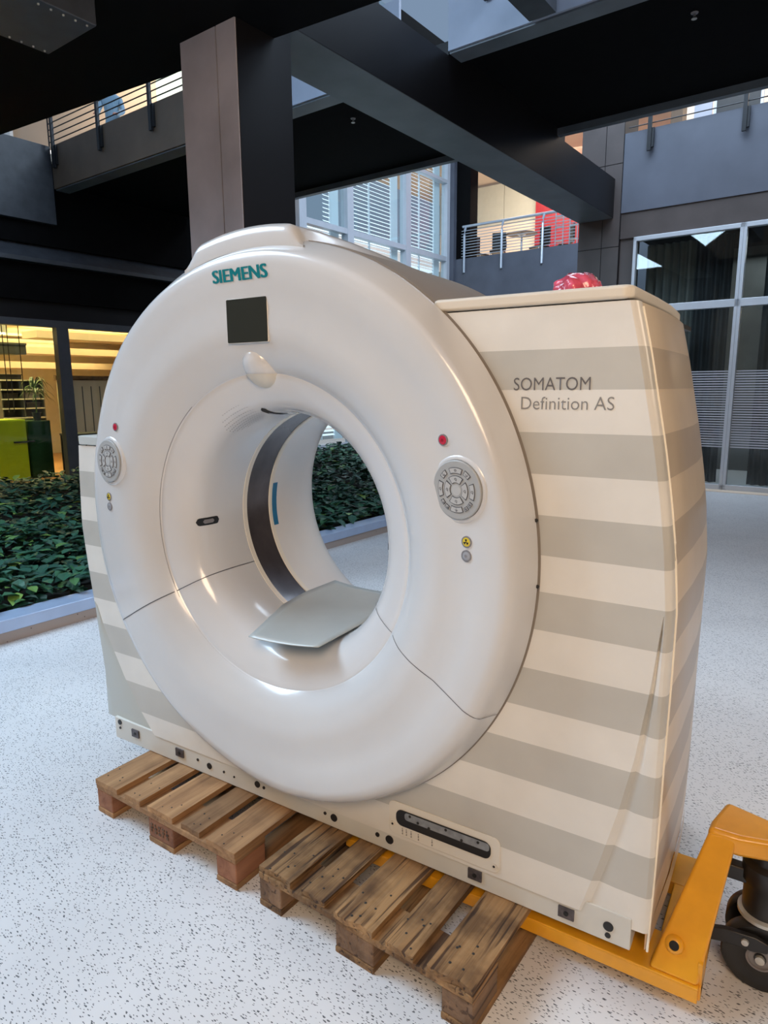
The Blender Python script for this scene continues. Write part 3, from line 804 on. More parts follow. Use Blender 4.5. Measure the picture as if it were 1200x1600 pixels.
# hole with collar
d = Vector((0, YT0-.034, ZT-.099)).normalized(); nrm = Vector((0, -d.z, d.y))
T4 = Matrix.Translation((1.343, .034+(.075)*d.y/d.z-.002, .175)) @ nrm.to_track_quat('Z', 'Y').to_matrix().to_4x4()
mb = MB(); mb.lathe([(.026, -.004), (.021, .010), (.013, .013), (.012, .004)], 28, T4); T_(mb, 'axle_collar', M['yellow'], smooth=True, sharp=50)
mb = MB(); mb.lathe([(.0125, .010), (.0001, .010)], 20, T4); T_(mb, 'axle_hole', M['black'])
# pump, yoke, wheels, link arm
mb = MB(); mb.lathe([(.055, .20), (.060, .22), (.060, .30), (.068, .31), (.068, .36), (.050, .37), (.050, .425)], 32, Matrix.Translation((1.545, .290, 0)), capends=True); T_(mb, 'hydraulic_pump', M['rubber'], smooth=True, sharp=40)
mb = MB(); mb.lathe([(.058, .196), (.070, .200), (.070, .210), (.058, .214)], 32, Matrix.Translation((1.545, .290, 0))); T_(mb, 'pump_ring', M['bolt'], smooth=True, sharp=40)
mb = MB(); mb.box(1.515, 1.575, .27, .34, .10, .20); T_(mb, 'wheel_yoke', M['rubber'], bevel=.006)
mb = MB(); mb.tube([(1.545, .225, .10), (1.545, .395, .10)], .016, 12); T_(mb, 'wheel_axle', M['rubber'], smooth=True)
mb = MB(); mb.box(1.42, 1.50, .262, .30, .29, .335); T_(mb, 'pump_bracket', M['rubber'], bevel=.006)
for yw in (.248, .372):
    Tm = Matrix.Translation((1.545, yw, .100)) @ Matrix.Rotation(pi/2, 4, 'X')
    mb = MB(); mb.lathe([(.036, -.022), (.060, -.020), (.072, -.025), (.096, -.025), (.100, -.020), (.100, .020), (.096, .025), (.072, .025), (.060, .018), (.036, .022)], 48, Tm)
    w = T_(mb, 'steering_wheel', M['rubber'], smooth=True, sharp=40)
    mb = MB(); mb.lathe([(.036, .018), (.036, .024), (.030, .026), (.030, .019), (.013, .019)], 32, Tm); mb.v = [(v[0]-OP[0], v[1]-OP[1], v[2]) for v in mb.v]; mb.build('hub_ring', M['rim'], parent=w, smooth=True)
    mb = MB(); mb.lathe([(.013, .018), (.012, .031), (.0001, .032)], 20, Tm); mb.v = [(v[0]-OP[0], v[1]-OP[1], v[2]) for v in mb.v]; mb.build('hub_bolt', M['bolt'], parent=w, smooth=True)
mb = MB(); mb.prism([(1.395, .115), (1.395, .155), (1.45, .172), (1.53, .178), (1.562, .168), (1.562, .140), (1.53, .132), (1.46, .130)], 'y', .203, .220); T_(mb, 'link_arm', M['rubber'], bevel=.004)
mb = MB(); mb.lathe([(.010, 0), (.009, .006), (.0001, .007)], 16, Matrix.Translation((1.505, .203, .155)) @ Matrix.Rotation(pi/2, 4, 'X')); T_(mb, 'link_bolt', M['bolt'], smooth=True)

# ================================================================== BUILDING (coordinates in the building grid)
mb = MB(); mb.box(-13.5, 9, -9, 30, -.05, 0); structb('floor', mb, M['floor'], 'pale rubber floor scattered with small dark flecks', 'floor')
# planter
def planter():
    p = thing('planter_curb', 'low planter edging with a metal top, sky reflection in its blue, along the ivy bed', 'planter curb', (-2.98, 5, 0), 'b', kind='structure')
    mb = MB(); mb.box(-.17, 0, -14, 12, 0, .075); mb.build('curb_base', M['curbstone'], parent=p)
    mb = MB(); mb.box(-.19, .012, -14, 12, .075, .162); mb.build('curb_top', M['curb'], parent=p, bevel=.006)
def curbstone():
    m, nt, b = nmat('flecked_skirting'); tc = N(nt, 'ShaderNodeTexCoord'); v = N(nt, 'ShaderNodeTexVoronoi', _Scale=19.)
    nt.links.new(tc.outputs['Object'], v.inputs['Vector']); r = ramp(nt, [(.0, (.03, .02, .02)), (.06, (.05, .03, .03)), (.09, (.40, .34, .31))])
    nt.links.new(v.outputs['Distance'], r.inputs[0]); nt.links.new(r.outputs[0], b.inputs['Base Color']); b.inputs['Roughness'].default_value = .5; return m
M['curbstone'] = curbstone()
planter()
mb = MB(); mb.box(-10.15, -3.17, -7, 17, .0, .10); structb('planter_soil', mb, M['soil'], 'dark soil bed under the ivy', 'soil')
# ivy
def ivy():
    vs, fs = [], []
    rnd = random.Random(23)
    def leaf(x, y, z, s, az, tilt, fold):
        ca, sa = cos(az), sin(az); ct_, st = cos(tilt), sin(tilt)
        pts = [(0, 0, 0), (.34, .28, fold), (.30, .62, fold*.8), (0, 1.05, -.10), (-.30, .62, fold*.8), (-.34, .28, fold), (0, .5, -.03)]
        o = len(vs)
        for px, py, pz in pts:
            px *= s; py *= s; pz *= s
            yy = py*ct_-pz*st; zz = py*st+pz*ct_
            vs.append((x+px*ca-yy*sa, y+px*sa+yy*ca, z+zz))
        fs.extend([(o, o+1, o+6), (o+1, o+2, o+6), (o+2, o+3, o+6), (o+3, o+4, o+6), (o+4, o+5, o+6), (o+5, o, o+6)])
    zones = [(-6.2, -3.17, -1.0, 6.5, 330, 1.25), (-10.2, -6.2, -1.0, 6.5, 150, 1.35), (-10.15, -3.17, 6.5, 9.1, 120, 1.45), (-10.1, -3.2, 9.1, 12, 90, 1.5), (-10.1, -3.2, 12, 16.8, 50, 1.9)]
    for x0, x1, y0, y1, dens, sc in zones:
        n = int((x1-x0)*(y1-y0)*dens)
        for _ in range(n):
            x, y = rnd.uniform(x0, x1), rnd.uniform(y0, y1)
            if x > -3.24 and rnd.random() < .4: continue
            if -3.25 < x and (1.85 < y < 2.9 or 10.3 < y < 11.4): continue
            h = .20+.07*sin(x*2.3+y*1.1)*sin(y*1.9-x)+.035*sin(x*7+y*5)+rnd.uniform(-.07, .06)
            leaf(x, y, h, rnd.uniform(.07, .125)*sc, rnd.uniform(0, 2*pi), max(-.55, min(.55, rnd.gauss(.05, .30))), rnd.uniform(.02, .16))
    me = bpy.data.meshes.new('ivy_ground_cover'); me.from_pydata(vs, [], fs); me.materials.append(M['leaf'])
    o = bpy.data.objects.new('ivy_ground_cover', me); COL.objects.link(o); o.rotation_euler = (0, 0, TH)
    tag(o, 'dense bed of dark green ivy leaves filling the planter', 'plants', None, 'stuff')
ivy()

# columns
def column(x0, x1, y0, y1, z1, label, seams, hs=(), mats=(None, None)):
    t = thing('steel_column', label, 'column', ((x0+x1)/2, y0, 0), 'b', kind='structure')
    ox, oy = (x0+x1)/2, y0
    mb = MB(); mb.box(x0-ox, x1-ox, .006, y1-oy, 0, z1); mb.build('core', mats[1] or M['steel'], parent=t)
    xs = [x0]+list(seams)+[x1]; zs = [0]+list(hs)+[z1]
    for a, b in zip(xs, xs[1:]):
        for c, d in zip(zs, zs[1:]):
            mb = MB(); mb.box(a-ox+.006, b-ox-.006, -.004, .008, c+.006, d-.006); mb.build('cladding_panel', mats[0] or M['steelf'], parent=t)
    return t
column(-3.02, -2.385, 2.10, 2.66, 5.0, 'tall dark steel column standing right behind the scanner', (-2.60,))
M['c2'] = plain('cladding_brown', (.075, .062, .060), .4, var=.15, scale=2)
column(-3.05, -2.33, 10.50, 11.2, 9.5, 'steel column at the far corner, left of the tall windows', (-2.63,), (4.03, 5.35, 6.6), (M['c2'], None))
mb = MB(); mb.box(-10.6, -9.75, 18.42, 18.9, 0, 12); structb('steel_column', mb, M['darkband'], 'distant dark column between blinds wall and far balcony', 'column', (-10.2, 18.42, 0))
mb = MB(); mb.box(-10.46, -10.25, 18.25, 18.42, 0, 12); structb('trim_1', mb, M['fascia'], 'narrow blue-grey trim beside the blinds wall', 'trim', (-10.4, 18.3, 0))
# main beam, running away from the camera over the columns
def beam(name, x0, x1, y0, y1, z0, z1, label, m=None, mb_=None):
    b = MB(); b.box(x0, x1, y0, y1, z0, z1, 0); b.box(x0, x1-.002, 5.12, 8.3, z1-.01, z1+.14, 0); b.box(x0+.005, x1-.005, y0+.01, y1-.01, z0-.004, z0+.001, 1)
    return structb(name, b, [m or M['steel'], mb_ or M['steelb']], label, 'beam', (x0, y0, z0))
beam('steel_beam', -3.05, -2.45, 2.5, 10.5, 4.50, 5.12, 'long dark steel beam running overhead from the near column to the far corner column')
# near dark deck overhead
b = MB(); b.prism([(-12, 1.45), (-6.6, 2.08), (-1.7, 2.55), (4.5, 3.10), (4.5, .3), (-2.0, -.4), (-12, -.6)], 'z', 4.30, 4.95)
structb('ceiling', b, M['steeld'] if 'steeld' in M else M['darkband'], 'dark underside of the near overhead deck', 'ceiling', (-3, 1, 4.3))
for i, (x0, x1, y0, y1) in enumerate(((-6.5, -3.85, .35, 1.12), (-3.6, -2.95, .35, 1.36))):
    t = thing('bolted_beam', ('wide' if i == 0 else 'narrow')+' bolted dark steel cover under the overhead deck at the top left', 'beam', ((x0+x1)/2, (y0+y1)/2, 4.12), 'b', kind='structure')
    w, d = (x1-x0)/2, (y1-y0)/2
    b = MB(); b.box(-w, w, -d, d, 0, .18); b.build('web', M['graystrip'], parent=t, bevel=.01)
    b = MB()
    for k in range(12):
        b.lathe([(.008, 0), (.007, -.008), (.0001, -.010)], 8, Matrix.Translation((w-.04, -d+.05+k*(2*d-.1)/11, 0)))
        b.lathe([(.008, 0), (.007, -.008), (.0001, -.010)], 8, Matrix.Translation((-w+.04, -d+.05+k*(2*d-.1)/11, 0)))
    b.build('bolt_row', M['bolt'], parent=t)
# bridge (walkway crossing overhead)
def bridge(x0, x1, pieces, lab):
    ox = (x0+x1)/2
    t = thing('footbridge', lab, 'footbridge', (ox, 6.6, 5.13), 'b', kind='structure')
    w = (x1-x0)/2
    b = MB(); b.box(-w, w, -1.46, 1.5, .08, .62); b.build('deck', M['darkband'], parent=t)
    b = MB(); b.box(-w, w, -1.48, -1.24, .0, .12); b.build('edge_beam', M['steelb'], parent=t)
    b = MB(); b.box(-w, w, 1.40, 1.5, -.01, .35); b.build('edge_beam', M['steelb'], parent=t)
    for a, c, m in pieces:
        b = MB(); b.box(a-ox, c-ox, -1.51, -1.47, .02, .71); b.build('fascia', m, parent=t)
    return t
bridge(-10.48, -3.07, ((-10.48, -6.2, M['fasciab']), (-6.2, -3.07, M['fascial'])), 'dark footbridge deck overhead, left of the main beam')  # one fascia, warm light and sky light painted on as two colours
bridge(-2.44, 6.5, ((-2.44, 6.5, M['fascial']),), 'dark footbridge deck overhead, right of the main beam')
b = MB(); b.box(-1.51, -1.24, 3.2, 5.06, 5.14, 5.6); structb('steel_beam', b, M['graystrip'], 'short dark beam stub at the top of the photo joining the footbridge', 'beam', (-1.4, 4, 5.1))

# sprinklers
def sprinkler(x, y, label):
    t = thing('sprinkler_head', label, 'sprinkler', (x, y, 5.21), 'b')
    b = MB(); b.lathe([(.035, 0), (.032, -.008), (.012, -.012), (.010, -.035)], 16); b.build('body', M['rim'], parent=t, smooth=True)
    b = MB(); b.lathe([(.004, -.05), (.026, -.052), (.026, -.056), (.0001, -.056)], 12); b.tube([(.01, 0, -.03), (.02, 0, -.045), (0, 0, -.05)], .002, 5); b.tube([(-.01, 0, -.03), (-.02, 0, -.045), (0, 0, -.05)], .002, 5); b.build('deflector', M['bolt'], parent=t, smooth=True)
sprinkler(-4.46, 5.99, 'small sprinkler head under the footbridge, left of the main beam')
sprinkler(-.24, 6.01, 'small sprinkler head under the footbridge at the upper right')

# railings -----------------------------------------------------------
def railing(label, x0, x1, y, zt, posts, zlow, h, nrails, m, mh, post_w=.05, cap=.045, endpost=False, gap=None, curved=False):
    ox = (x0+x1)/2
    t = thing('balcony_railing', label, 'railing', (ox, y, zlow), 'b')
    for p in posts:
        b = MB()
        if curved: b.tube([(p-ox, 0, 0), (p-ox, 0, zt-zlow+h*.7), (p-ox, .03, zt-zlow+h*.88), (p-ox, .10, zt-zlow+h)], post_w/2, 8)
        else:
            b.box(p-ox-post_w/2, p-ox+post_w/2, -.02, .02, 0, zt-zlow+h-.02); b.box(p-ox+post_w*.5, p-ox+post_w*1.1, 0, .05, .05, zt-zlow-.02)
        b.build('post', m, parent=t)
    for k in range(nrails):
        z = zt-zlow+h*(.06+.88*k/nrails); b = MB(); b.tube([(x0-ox, .03, z), (x1-ox, .03, z)], .009 if not curved else .011, 6); b.build('rail', m, parent=t)
    b = MB(); yy = .10 if curved else .03; b.tube([(x0-ox, yy, zt-zlow+h), (x1-ox, yy, zt-zlow+h)], cap/2, 10); b.build('handrail', mh, parent=t, smooth=True)
    if endpost:
        b = MB(); b.tube([(x0-ox, .03, zt-zlow), (x0-ox, .03, zt-zlow+h)], .012, 6); b.build('end_post', m, parent=t)
    return t
railing('dark railing with thin bars on the fascia coloured by warm light at the upper left', -10.5, -3.1, 5.05, 5.84, (-10.33, -8.93, -7.55, -6.15, -4.75), 5.46, 1.0, 9, M['rail'], M['rail'], .06, endpost=True)
railing('dark railing with thin bars on the fascia coloured by pale sky light at the top', -3.0, 6, 5.05, 5.84, (-3.35, -1.98, -.6, .8), 5.47, 1.0, 9, M['rail'], M['rail'], .05)
railing('pale curved steel railing of the far balcony above the scanner', -10.0, -6.2, 18.30, 5.8, (-9.88, -8.55, -7.2), 5.35, .98, 10, M['railp'], M['railp'], .075, .085, curved=True)
railing('dark railing with flat posts above the blue-grey wall at the upper right', -2.25, 5, 10.44, 5.8, (-1.91, -.53, .85), 5.44, 1.0, 3, M['rail'], M['rail'], .06)

# west side: dark stepped soffit bands above the office glazing
def lb(x, y0, y1, z0, z1, m, lab, nm='wall_left'):
    b = MB(); b.box(x-.5, x, y0, y1, z0, z1); structb(nm, b, m, lab, 'wall', (x, y0, z0))
lb(-10.50, -6, 5.09, 4.56, 5.84, M['graystrip'], 'dark grey parapet face at the upper left')
lb(-10.62, -6, 11.2, 4.20, 5.60, M['darkband'], 'dark recess above the office glazing')
b = MB(); b.prism([(-10.74, 4.22), (-10.40, 3.93), (-10.40, 3.86), (-10.80, 3.86)], 'y', -6, 11.2); structb('trim_3', b, M['graystrip'], 'sloping grey strip catching light at the left', 'trim', (-10.5, 0, 3.8))
lb(-10.58, -6, 11.2, 3.24, 3.88, M['darkband'], 'dark soffit band over the office')
lb(-10.70, -6, 11.2, 2.88, 3.25, M['steel'], 'lowest dark band over the office')
b = MB(); b.box(-10.64, -10.45, -6, 11.2, 2.79, 2.91); structb('trim_4', b, M['mull'], 'grey header of the office glazing', 'trim', (-10.5, 0, 2.8))
b = MB(); b.box(-10.64, -10.45, -6, 11.2, .0, .06); structb('trim_5', b, M['mull'], 'grey sill of the office glazing', 'trim', (-10.5, 0, 0))
def window(n, y0, y1, ylabs):
    t = thing('window_%d' % n, ylabs, 'window', (-10.52, (y0+y1)/2, .06), 'b', kind='structure'); w = (y1-y0)/2
    b = MB(); b.box(-.01, .0, -w, w, 0, 2.73); b.build('pane', M['glasso'], parent=t)
    b = MB(); b.box(-.08, .07, w-.11, w+.11, 0, 2.73); b.build('window_frame', M['mull'], parent=t)
window(1, 1.75, 4.99, 'left office glass pane looking into the yellow-lit room')
window(2, 4.99, 8.2, 'right office glass pane, partly hidden by the scanner')
window(3, -2, 1.75, 'office glass pane outside the left edge')
window(8, 8.2, 11.2, 'office glass pane hidden behind the scanner')
# office room
b = MB(); b.box(-16.4, -16.3, -2, 11, 0, 3.1); structb('wall_office', b, M['cream_wall'], 'cream rear wall of the office', 'wall', (-16.3, 3, 0))
b = MB(); b.box(-16.4, -10.72, 11.0, 11.1, 0, 3.1); structb('wall_far', b, M['beige'], 'beige end wall of the office', 'wall', (-13, 11, 0))
b = MB(); b.box(-16.4, -10.72, -2, 11, 2.93, 3.05); structb('ceiling', b, M['cream_wall'], 'office ceiling', 'ceiling', (-13, 3, 2.9))
M['woodfloor'] = plain('office_wood_floor', (.42, .22, .09), .4, var=.15)
b = MB(); b.box(-16.4, -10.65, -2, 11, .002, .02); structb('floor', b, M['woodfloor'], 'wooden office floor', 'floor', (-13, 3, 0))
M['panelw'] = plain('pale_partition', (.66, .56, .44), .6, var=.04)
t = thing('wall_partition', 'pale partition with thin upright lines behind the right office pane', 'wall', (-11.55, 6.3, .02), 'b', kind='structure')
b = MB(); b.box(-.035, .0, -.92, 2.3, .62, 1.86); b.build('panel', M['panelw'], parent=t)
b = MB()
for k in range(16): b.box(.0, .009, -.80+k*.19, -.784+k*.19, .80, 1.74)
b.build('groove', M['keyline'], parent=t)
b = MB(); b.box(-.05, .025, -.95, 2.3, 1.86, 1.95); b.build('top_rail', M['blockb'], parent=t)
b = MB(); b.box(-.035, .01, -.92, 2.3, 0, .64); b.build('lower_panel', M['fascia'], parent=t)
for k, (z, x) in enumerate(((2.80, -11.8), (2.54, -12.75), (2.27, -13.7))):
    b = MB(); b.box(x-.6, x, 5.2, 10.8, z-.10, z+.04); structb('ceiling_baffle', b, M['beige'], ('highest', 'middle', 'lowest')[k]+' cream ceiling baffle inside the office', 'ceiling', (x, 6, z))
def cabinet(x, y0, y1, h, d, m, label, handle=True):
    t = thing('office_cabinet', label, 'cabinet', (x, (y0+y1)/2, .02), 'b'); w = (y1-y0)/2
    b = MB(); b.box(-d, 0, -w, w, 0, h); b.build('body', m, parent=t, bevel=.004)
    b = MB(); b.box(0, .018, -w+.01, w-.01, .02, h-.02); dr = b.build('door', m, parent=t, bevel=.002)
    if handle: b = MB(); b.box(.018, .06, w-.26, w+.12, h*.62, h*.62+.026); b.build('handle', M['black'], parent=dr)
    return t
cabinet(-11.40, 2.95, 4.62, 1.13, .7, M['green'], 'lime green office cabinet behind the left pane')
cabinet(-11.46, 4.68, 5.12, 1.09, .7, M['dgreen'], 'dark green office cabinet beside the lime one', False)
t = thing('open_shelf', 'grey open shelf with dark compartments behind the green cabinets', 'shelf', (-12.6, 5.2, .02), 'b')
b = MB(); b.box(-.42, -.40, -.43, .43, 0, 1.86); b.build('back_panel', M['shelfgrey'], parent=t)
for y in (-.43, 0, .41): b = MB(); b.box(-.40, .0, y, y+.022, 0, 1.86); b.build('upright', M['shelfgrey'], parent=t)
for z in (.9, 1.10, 1.29, 1.48, 1.67, 1.86): b = MB(); b.box(-.40, .02, -.43, .43, z, z+.024); b.build('shelf_board', M['paper'], parent=t)
def box_item(name, label, cat, x, y, z, sx, sy, sz, m, m2=None):
    t = thing(name, label, cat, (x, y, z), 'b')
    b = MB(); b.box(-sx/2, sx/2, -sy/2, sy/2, 0, sz); b.build('body', m, parent=t, bevel=.006)
    b = MB(); b.box(-sx/2+.01, sx/2+.012, -sy/2-.01, sy/2+.01, sz*.85, sz*1.05); b.build('lid', m2 or m, parent=t, bevel=.004)
    return t
box_item('printer', 'dark flat printer on top of the office shelf', 'printer', -12.8, 5.0, 1.905, .36, .43, .10, M['black'])
box_item('folder_box', 'dark box in the upper compartment of the office shelf', 'box', -12.8, 4.98, 1.515, .28, .30, .12, M['black'])
box_item('folder_box', 'dark box right of the middle upright of the office shelf', 'box', -12.8, 5.42, 1.515, .28, .31, .12, M['rim'])
box_item('folder_box', 'dark box in the lower compartment of the office shelf', 'box', -12.8, 5.42, 1.325, .28, .29, .12, M['black'])
box_item('wall_unit', 'grey rectangular unit hanging below the office ceiling', 'ventilation unit', -11.9, 4.45, 2.36, .48, .9, .20, M['shelfgrey'])
box_item('ventilation_duct', 'pale duct along the office ceiling', 'duct', -14.4, 4.9, 2.5, .6, 4.0, .30, M['paper'])
t = thing('ceiling_lamp', 'thin glowing strip lamp under the office ceiling', 'lamp', (-11.7, 4.1, 2.72), 'b')
b = MB(); b.box(-.06, .06, -.55, .46, .025, .22); b.build('housing', M['paper'], parent=t)
b = MB(); b.box(-.05, .05, -.52, .43, .0, .025); b.build('diffuser', M['lampglow'], parent=t)
t = thing('desk', 'small dark office desk behind the left pane', 'desk', (-11.05, 5.50, .02), 'b')
b = MB(); b.box(-.25, .25, -.3, .6, .80, .835); b.build('desk_top', M['shelfgrey'], parent=t)
for x in (-.22, .22):
    for y in (-.27, .56): b = MB(); b.box(x-.022, x+.022, y-.022, y+.022, 0, .80); b.build('leg', M['black'], parent=t)
for i, y in enumerate((4.22, 4.36, 4.62)):
    b = MB(); b.tube([(-11.1-.12*i, y, 1.3), (-11.1-.12*i, y+.01, 2.92)], .008, 6); o = b.build('hanging_rod', M['black'], origin=(-11.1-.12*i, y, 1.3), frame='b')
    tag(o, ('leftmost', 'middle', 'rightmost')[i]+' thin black rod hanging from the office ceiling', 'rod')
t = thing('potted_plant', 'strappy potted plant standing on the dark green office cabinet', 'plant', (-11.75, 5.02, 1.11), 'b')
b = MB(); b.lathe([(.06, 0), (.085, .14), (.09, .15), (.08, .15), (.075, .12), (.0001, .12)], 20); b.build('pot', M['black'], parent=t, smooth=True)
b = MB(); rnd = random.Random(4)
b.tube([(0, 0, .12), (.01, .01, .62)], .012, 6, 0)
for k in range(34):
    a = rnd.uniform(0, 2*pi); l = rnd.uniform(.26, .42); z0 = rnd.uniform(.42, .66); up = rnd.uniform(.05, .26)
    rows = []
    for i in range(6):
        u = i/5; r = l*u; z = z0+up*sin(u*pi*.75)*1.2-.20*u*u; w = .022*(1-u)*(.3+u*2)
        rows.append([(r*cos(a)-w*sin(a), r*sin(a)+w*cos(a), z), (r*cos(a)+w*sin(a), r*sin(a)-w*cos(a), z)])
    b.grid(rows, 0)
b.build('foliage', M['plantb'], parent=t, flip='keep')

# glass wall with blinds --------------------------------------------
ys = [11.33, 13.18, 15.90, 18.22]
gw = thing('wall_glass', 'tall white-framed glass wall with pale blinds behind', 'wall', (-10.5, 13, 0), 'b', kind='structure')
for y in ys: b = MB(); b.box(-.12, .10, y-13-.13, y-13+.13, 0, 12); b.build('mullion', M['alu'], parent=gw)
for z, h in ((.1, .2), (2.95, .14), (5.80, .14), (8.15, .10), (11, .1)): b = MB(); b.box(-.1, .09, -1.7, 5.2, z-h/2, z+h/2); b.build('transom', M['alu'], parent=gw)
b = MB(); b.box(-.03, -.02, -1.7, 5.2, 0, 12); b.build('pane', M['glass'], parent=gw)
def blind(y0, y1, z0, z1, label):
    t = thing('window_blind', label, 'blind', (-10.75, (y0+y1)/2, z1), 'b'); w = (y1-y0)/2; b = MB(); n = int((z1-z0)/.105)
    for k in range(n):
        z = -.05-k*.105; b.add([(-.02, -w, z+.022), (-.02, w, z+.022), (.035, w, z-.022), (.035, -w, z-.022)], [(0, 1, 2, 3)])
    b.build('slats', M['blind'], parent=t, flip='keep')
    b = MB(); b.box(-.03, .04, -w, w, -.03, .03); b.build('head_rail', M['alup'], parent=t)
    b = MB(); b.box(-.02, .04, -w*.12-.012, -w*.12+.012, -(z1-z0), 0); b.build('guide', M['alup'], parent=t)
    b = MB(); b.box(-.02, .04, w-.34, w-.02, -(z1-z0), 0); b.build('side_strip', M['alup'], parent=t)
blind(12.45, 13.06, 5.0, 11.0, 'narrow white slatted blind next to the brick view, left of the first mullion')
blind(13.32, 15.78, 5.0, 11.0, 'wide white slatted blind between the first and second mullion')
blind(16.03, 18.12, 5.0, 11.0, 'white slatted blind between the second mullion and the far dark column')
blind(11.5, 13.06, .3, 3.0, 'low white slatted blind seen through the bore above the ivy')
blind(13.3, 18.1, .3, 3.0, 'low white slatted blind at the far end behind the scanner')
b = MB(); b.box(-17.0, -16.5, 6, 34, 0, 7.6); structb('wall_brick', b, M['brick'], 'pale brick building across the yard outside the glass wall', 'wall', (-16.5, 20, 0))
M['outglow'] = plain('outdoor_white_band_glow', (.8, .85, .9), .6, emit=1.0, emitc=(.8, .9, 1))  # ledges glow in place of outdoor daylight
for z in (7.0, 7.62): b = MB(); b.box(-16.5, -16.4, 6, 34, z, z+.16); structb('trim_6', b, M['outglow'], 'white ledge on the brick building at %s level' % ('upper' if z > 7.3 else 'lower'), 'trim', (-16.4, 20, z))

# far balcony ----------------------------------------------------------
b = MB(); b.box(-10.3, -3.0, 18.35, 18.7, 2.2, 5.8); structb('wall_back', b, M['fascia'], 'blue-grey parapet wall of the far balcony', 'wall', (-6, 18.4, 2.2))
b = MB(); b.box(-13, -3, 18.7, 25, 5.35, 5.55); structb('floor', b, M['cream_wall'], 'far balcony floor', 'floor', (-8, 21, 5))
b = MB(); b.box(-14, -9.62, 23.4, 23.6, 5.2, 7.9); structb('wall_back', b, M['beige'], 'warm beige wall behind the far balcony', 'wall', (-11, 23.4, 5.2))
M['grnpanel'] = plain('pale_green_panel', (.47, .46, .38), .5, var=.03)
for k in range(4):
    b = MB(); b.box(-14+k*1.46, -14+(k+1)*1.46-.02, 23.38, 23.6, 7.92, 9.4); structb('wall_back', b, M['grnpanel'], 'pale panel %s from the left above the beige balcony wall' % ('first', 'second', 'third', 'fourth')[k], 'wall', (-14+k*1.46, 23.4, 7.9))
b = MB(); b.box(-9.6, -3, 23.0, 23.2, 5.2, 9.6); structb('wall_back', b, M['redwall'], 'bright red wall behind the far balcony', 'wall', (-7, 23, 5.2))
b = MB(); b.box(-15, -3, 18.7, 25, 9.5, 9.7); structb('ceiling', b, M['beige'], 'ceiling above the far balcony', 'ceiling', (-8, 21, 9.5))
b = MB(); b.box(-10.3, -3.0, 18.2, 18.7, 9.4, 10.2); structb('trim_7', b, M['beige'], 'beige upper fascia of the far balcony', 'trim', (-6, 18.4, 9.4))
def chair(x, y, rz, label, m):
    t = thing('office_chair', label, 'chair', (x, y, 5.55), 'b', rz=TH+rz)
    b = MB(); b.box(-.23, .23, -.22, .24, .44, .50); b.build('seat', M['black'], parent=t, bevel=.02)
    b = MB(); b.box(-.23, .23, .22, .27, .56, 1.12); b.build('backrest', m, parent=t, bevel=.02)
    for sx in (-.2, .2):
        b = MB(); b.tube([(sx, -.2, 0), (sx, -.2, .44)], .012, 6); b.build('leg', M['railp'], parent=t)
        b = MB(); b.tube([(sx, .24, 0), (sx, .24, 1.0)], .012, 6); b.build('leg', M['railp'], parent=t)
chair(-9.12, 19.15, .3, 'dark chair with a blue jacket over its back on the far balcony', M['black'])
b = MB(); b.box(-.24, .24, .272, .31, .62, .86); j = b.build('jacket', M['bluecloth'], frame='b', origin=(0, 0, 0), bevel=.03); j.location = Bv((-9.12, 19.15, 5.55)); j.rotation_euler = (0, 0, TH+.3)
tag(j, 'blue jacket hanging on a dark chair of the far balcony', 'jacket')
chair(-9.85, 19.3, 1.3, 'small black chair at the left end of the far balcony', M['black'])
chair(-7.75, 19.3, -.4, 'black chair right of the round table on the far balcony', M['black'])
chair(-7.05, 19.6, -.9, 'black chair in front of the red wall', M['black'])
t = thing('round_table', 'round glass-topped table on a thin pole on the far balcony', 'table', (-8.45, 19.5, 5.55), 'b')
b = MB(); b.lathe([(.0001, .98), (.48, .98), (.50, .99), (.50, 1.0), (.0001, 1.0)], 36); b.build('table_top', M['steelhole'], parent=t)
b = MB(); b.lathe([(.25, 0), (.25, .02), (.03, .04), (.03, .9), (.14, .975), (.0001, .98)], 20); b.build('pedestal', M['railp'], parent=t, smooth=True)
for i, (x, lab_) in enumerate(((-6.95, 'left'), (-6.5, 'right'))):
    t = thing('metal_stand', lab_+' slim metal rack before the red wall', 'rack', (x, 18.95, 5.55), 'b')
    for dx in (-.12, .12): b = MB(); b.tube([(dx, 0, 0), (dx, 0, 1.35)], .018, 6); b.build('upright', M['railp'], parent=t)
    for z in (.5, .9, 1.2): b = MB(); b.box(-.12, .12, -.02, .10, z, z+.03); b.build('bracket', M['railp'], parent=t)

